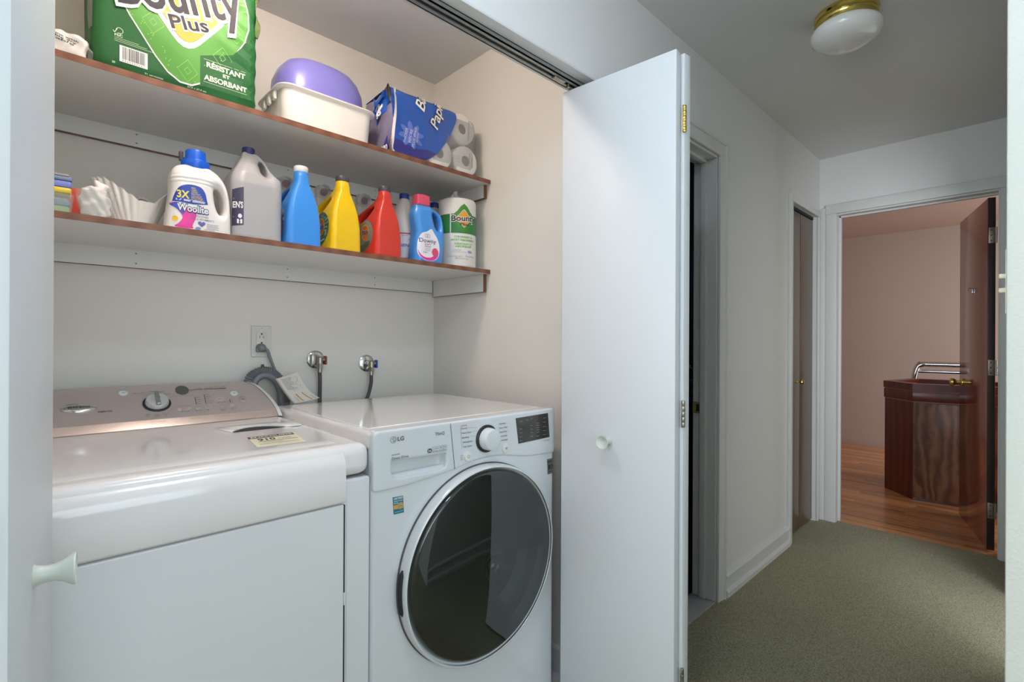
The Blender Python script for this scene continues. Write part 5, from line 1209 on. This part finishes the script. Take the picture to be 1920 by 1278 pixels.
# left end: folded film, white seam, crumpled tail
b = MB(); b.grid(lambda u, v: (.948-.010*math.sin(PI*u)*math.sin(PI*v)-.004*math.sin(13*u+9*v)-Lt[0], 1.632+.20*u-Lt[1], 1.884+.243*v-Lt[2]), 16, 20); b.build('end_film', M('end_mauve', '7d7690', .25, coat=.5, vary=.3, vscale=25), t, 60)
b = MB(); b.grid(lambda u, v: (.948+.010*u-.004*math.sin(6*v)-Lt[0], 1.6245+.004*math.sin(7*v+u)-Lt[1], 1.885+.246*v-Lt[2]), 3, 24); b.build('white_seam', white_pl, t, 60)
g380 = lambda a, c: np.stack([np.full_like(a, .9345-Lt[0]), 1.640-a+.0-Lt[1]+.0, c-Lt[2]], 1)
b = MB(); b.prism([(1.636, 1.886), (1.70, 1.886), (1.640, 1.950)], .932, .9335, 'X'); b.build('end_patch', tpnavy_m, t, 30, False, Lt)
Print().text('380', -.052, 1.897, -.006, .022, .02).build('letters', white_ink, t, lambda a, c: np.stack([np.full_like(a, .9312-Lt[0]), 1.636-a-.004-Lt[1], c-Lt[2]], 1))
def tail(u, v):
    w_ = .030+.030*(1-v)+.014*v; a = (u-.5)*2
    x = .942-.030*v-.006*math.sin(8*u+3); y = 1.690+a*w_*1.0-.012*v+.010*math.sin(11*u+2*v); z = 2.045+.05*v+.036*a*(1-.4*v)*-1+.012*math.sin(13*u+5*v)*v-.012*math.sin(9*v)
    return (x-Lt[0], y-Lt[1], z-Lt[2])
b = MB(); b.grid(tail, 34, 14); b.build('film_tail', tpblue_m, t, 60)
b = MB(); b.grid(lambda u, v: (lambda q_: (q_[0]+.004, q_[1]-.010, q_[2]+.022+.008*math.sin(12*u)))(tail(u*.5, v*.7)), 20, 10); b.build('film_tail', M('film_grey_black', '5a5558', .25, coat=.5, vary=.5, vscale=40), t, 60)
p = Print(); p.text('sh', .12, .35, .45, .22, .03, .2); p.text('e', .5, .2, .72, .2, .03, .2)
p.build('letters', white_ink, t, lambda a, c: np.array([tail(1-c_, a_) for a_, c_ in zip(a, c)])-np.array([.002, .003, 0]))
# printed marks on the bare rolls
p = Print(); p.line([(1.213, 1.925), (1.258, 1.930), (1.258, 1.952), (1.213, 1.948), (1.213, 1.925)], .0008); p.ring(1.222, 1.937, .004, .005, 14); p.ring(1.247, 1.941, .0045, .0055, 14); p.text('MIX', 1.229, 1.936, 1.239, .005)
p.build('film_print', M('film_ink', '8a8884', .5), t, lambda a, c: np.stack([a-Lt[0], np.full_like(a, 1.6285-Lt[1]), c-Lt[2]], 1))
p = Print(); p.text('ALTERNATE PAPER', 1.306, 2.03, 1.390, .006, .02, 0, math.radians(88)); p.text('12 ROULEAUX', 1.312, 1.925, 1.37, .006, .02, 0, math.radians(88)); p.text('DOUBLE', 1.325, 1.93, 1.365, .006, .02, 0, math.radians(88))
p.build('film_print', MATS['film_ink'], t, lambda a, c: np.stack([a-Lt[0], np.full_like(a, 1.6285-Lt[1]), c-Lt[2]], 1))
b = MB(); b.box(1.085, 1.360, 1.6275, 1.846, SU+.0005, SU+.2565, r=.045, seg=5); b.build('clear_film', film_m, t, 60, False, Lt)

# ================================================================== bathroom glimpse
t = thing('bathroom_vanity', 'dark bathroom vanity with drawers seen through the door gap', 'vanity', (2.85, 1.6, .0012)); Lv = (2.85, 1.6, .0012)
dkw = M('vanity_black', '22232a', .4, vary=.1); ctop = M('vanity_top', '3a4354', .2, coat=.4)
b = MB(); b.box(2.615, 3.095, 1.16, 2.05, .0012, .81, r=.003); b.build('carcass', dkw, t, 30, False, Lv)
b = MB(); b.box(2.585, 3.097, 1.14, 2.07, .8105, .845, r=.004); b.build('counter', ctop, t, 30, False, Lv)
for z0, z1, zk in ((.645, .80, .743), (.45, .635, .557), (.05, .44, .31)):
    b = MB(); b.box(2.60, 2.6145, 1.18, 1.46, z0, z1, r=.003); d = b.build('drawer', dkw, t, 30, False, Lv)
    b = MB(); b.lathe([(.006, 0), (.005, .010), (.011, .016), (.012, .022), (.008, .026), (0, .027)], 16, Matrix.Translation((2.60, 1.312, zk)) @ Matrix.Rotation(-PI/2, 4, 'Y')); b.build('knob', nickel_m, d, 40, False, Lv)
t = thing('folded_towel', 'dark blue folded towel on the bathroom vanity', 'towel', (2.72, 1.34, .8455))
b = MB(); b.box(-.08, .08, -.07, .09, 0, .045, r=.018, seg=3); b.box(-.078, .078, -.068, .088, .046, .09, r=.018, seg=3); b.box(-.076, .076, -.066, .086, .091, .135, r=.018, seg=3); b.build('towel', M('towel_blue', '2f3c56', .95, bump=.4, bscale=300), t)
t = thing('towel_ring', 'small chrome towel ring on the dark bathroom wall', 'towel ring', (3.1, 1.556, 1.04))
b = MB(); b.lathe([(.02, 0), (.018, .008), (.008, .012), (.007, .04)], 16, Matrix.Rotation(-PI/2, 4, 'Y')); b.build('mount', chrome_m, t)
b = MB(); b.tube([(-.04, .06*math.sin(2*PI*k/24), -.055+.06*math.cos(2*PI*k/24)) for k in range(25)], .004, 8); b.build('ring', chrome_m, t)

# ================================================================== wooden bar in the far room
t = thing('home_bar', 'dark red wooden home bar with grooved rim and figured front panel', 'bar', (5.2, .3, 0)); Lb = (5.2, .3, 0)
plan = [(4.858, .627), (5.092, .845), (5.62, .722), (5.62, -.35), (4.985, -.35)]
def inset(pl, d):
    n = len(pl); o = []
    for i in range(n):
        a, b_, c = Vector(pl[i-1]), Vector(pl[i]), Vector(pl[(i+1) % n]); e1 = (b_-a).normalized(); e2 = (c-b_).normalized(); n1 = Vector((e1.y, -e1.x)); n2 = Vector((e2.y, -e2.x)); m = (n1+n2); m /= max(m.dot(n1), .2)
        o.append(tuple(b_+m*d))
    return o
ar = sum(plan[i-1][0]*plan[i][1]-plan[i][0]*plan[i-1][1] for i in range(5)); sg = 1 if ar < 0 else -1
ins = lambda d: inset(plan, d*sg)
b = MB(); b.prism(ins(.006), .0, .744, 'Z'); b.build('cabinet', mahog_m, t, 30, False, Lb)
b = MB(); b.prism(ins(.0), .752, .825, 'Z', r=.003); b.build('frieze', mahog_m, t, 30, False, Lb)
for z0, z1 in ((.744, .752), (.825, .833)): 
    b = MB(); b.prism(ins(.004), z0, z1, 'Z'); b.build('groove', M('bar_groove', '9a6a58', .4), t, 30, False, Lb)
rim_o = ins(-.003); rim_i = ins(.075)
b = MB(); n = 5; v = [(x, y, z) for z in (.833, .886) for L_ in (rim_o, rim_i) for x, y in L_]
f = []
for i in range(n):
    j_ = (i+1) % n; f += [(i, j_, j_+10, i+10), (5+i, 5+j_, 15+j_, 15+i), (10+i, 10+j_, 15+j_, 15+i), (i, j_, 5+j_, 5+i)]
b.add(v, f); b.build('counter_rim', mahog_m, t, 30, False, Lb)
b = MB(); b.prism(ins(.075), .834, .838, 'Z'); b.build('counter_well', M('well_dark', '2a0d0a', .3), t, 30, False, Lb)
p0, p1 = Vector((4.858, .627)), Vector((4.985, -.35)); d = (p1-p0); Lh_ = d.length; d.normalize(); nn = Vector((-abs(d.y), -d.x*1.0)).normalized() if False else Vector((d.y, -d.x))
if nn.x > 0: nn = -nn
b = MB(); a_ = math.atan2(d.y, d.x); b.box(.004, Lh_-.004, -.006, .006, .02, .740, r=.002, T=TR(p0.x, p0.y, 0, a_)); b.build('front_panel', burl_m, t, 30, False, Lb)
for k in range(9): pass
bb = thing('chrome_rail', 'chrome and glass rail fixture standing on the back of the bar', 'rail', (5.5, .3, .8865)); Lc = (5.5, .3, .8865)
b = MB(); b.tube(spline([(5.50, .700, .8905), (5.50, .694, .94), (5.505, .675, .998), (5.51, .64, 1.014), (5.52, .6, 1.016), (5.55, -.30, 1.016)], 6, False), .022, 14); b.build('top_rail', chrome_m, bb, 60, False, Lc)
b = MB(); b.tube([(5.50, .68, .955), (5.55, -.3, .955)], .013, 12); b.build('lower_rail', chrome_m, bb, 60, False, Lc)
b = MB(); b.tube([(5.53, .25, .8905), (5.53, .25, 1.0)], .009, 10); b.build('post', chrome_m, bb, 60, False, Lc)
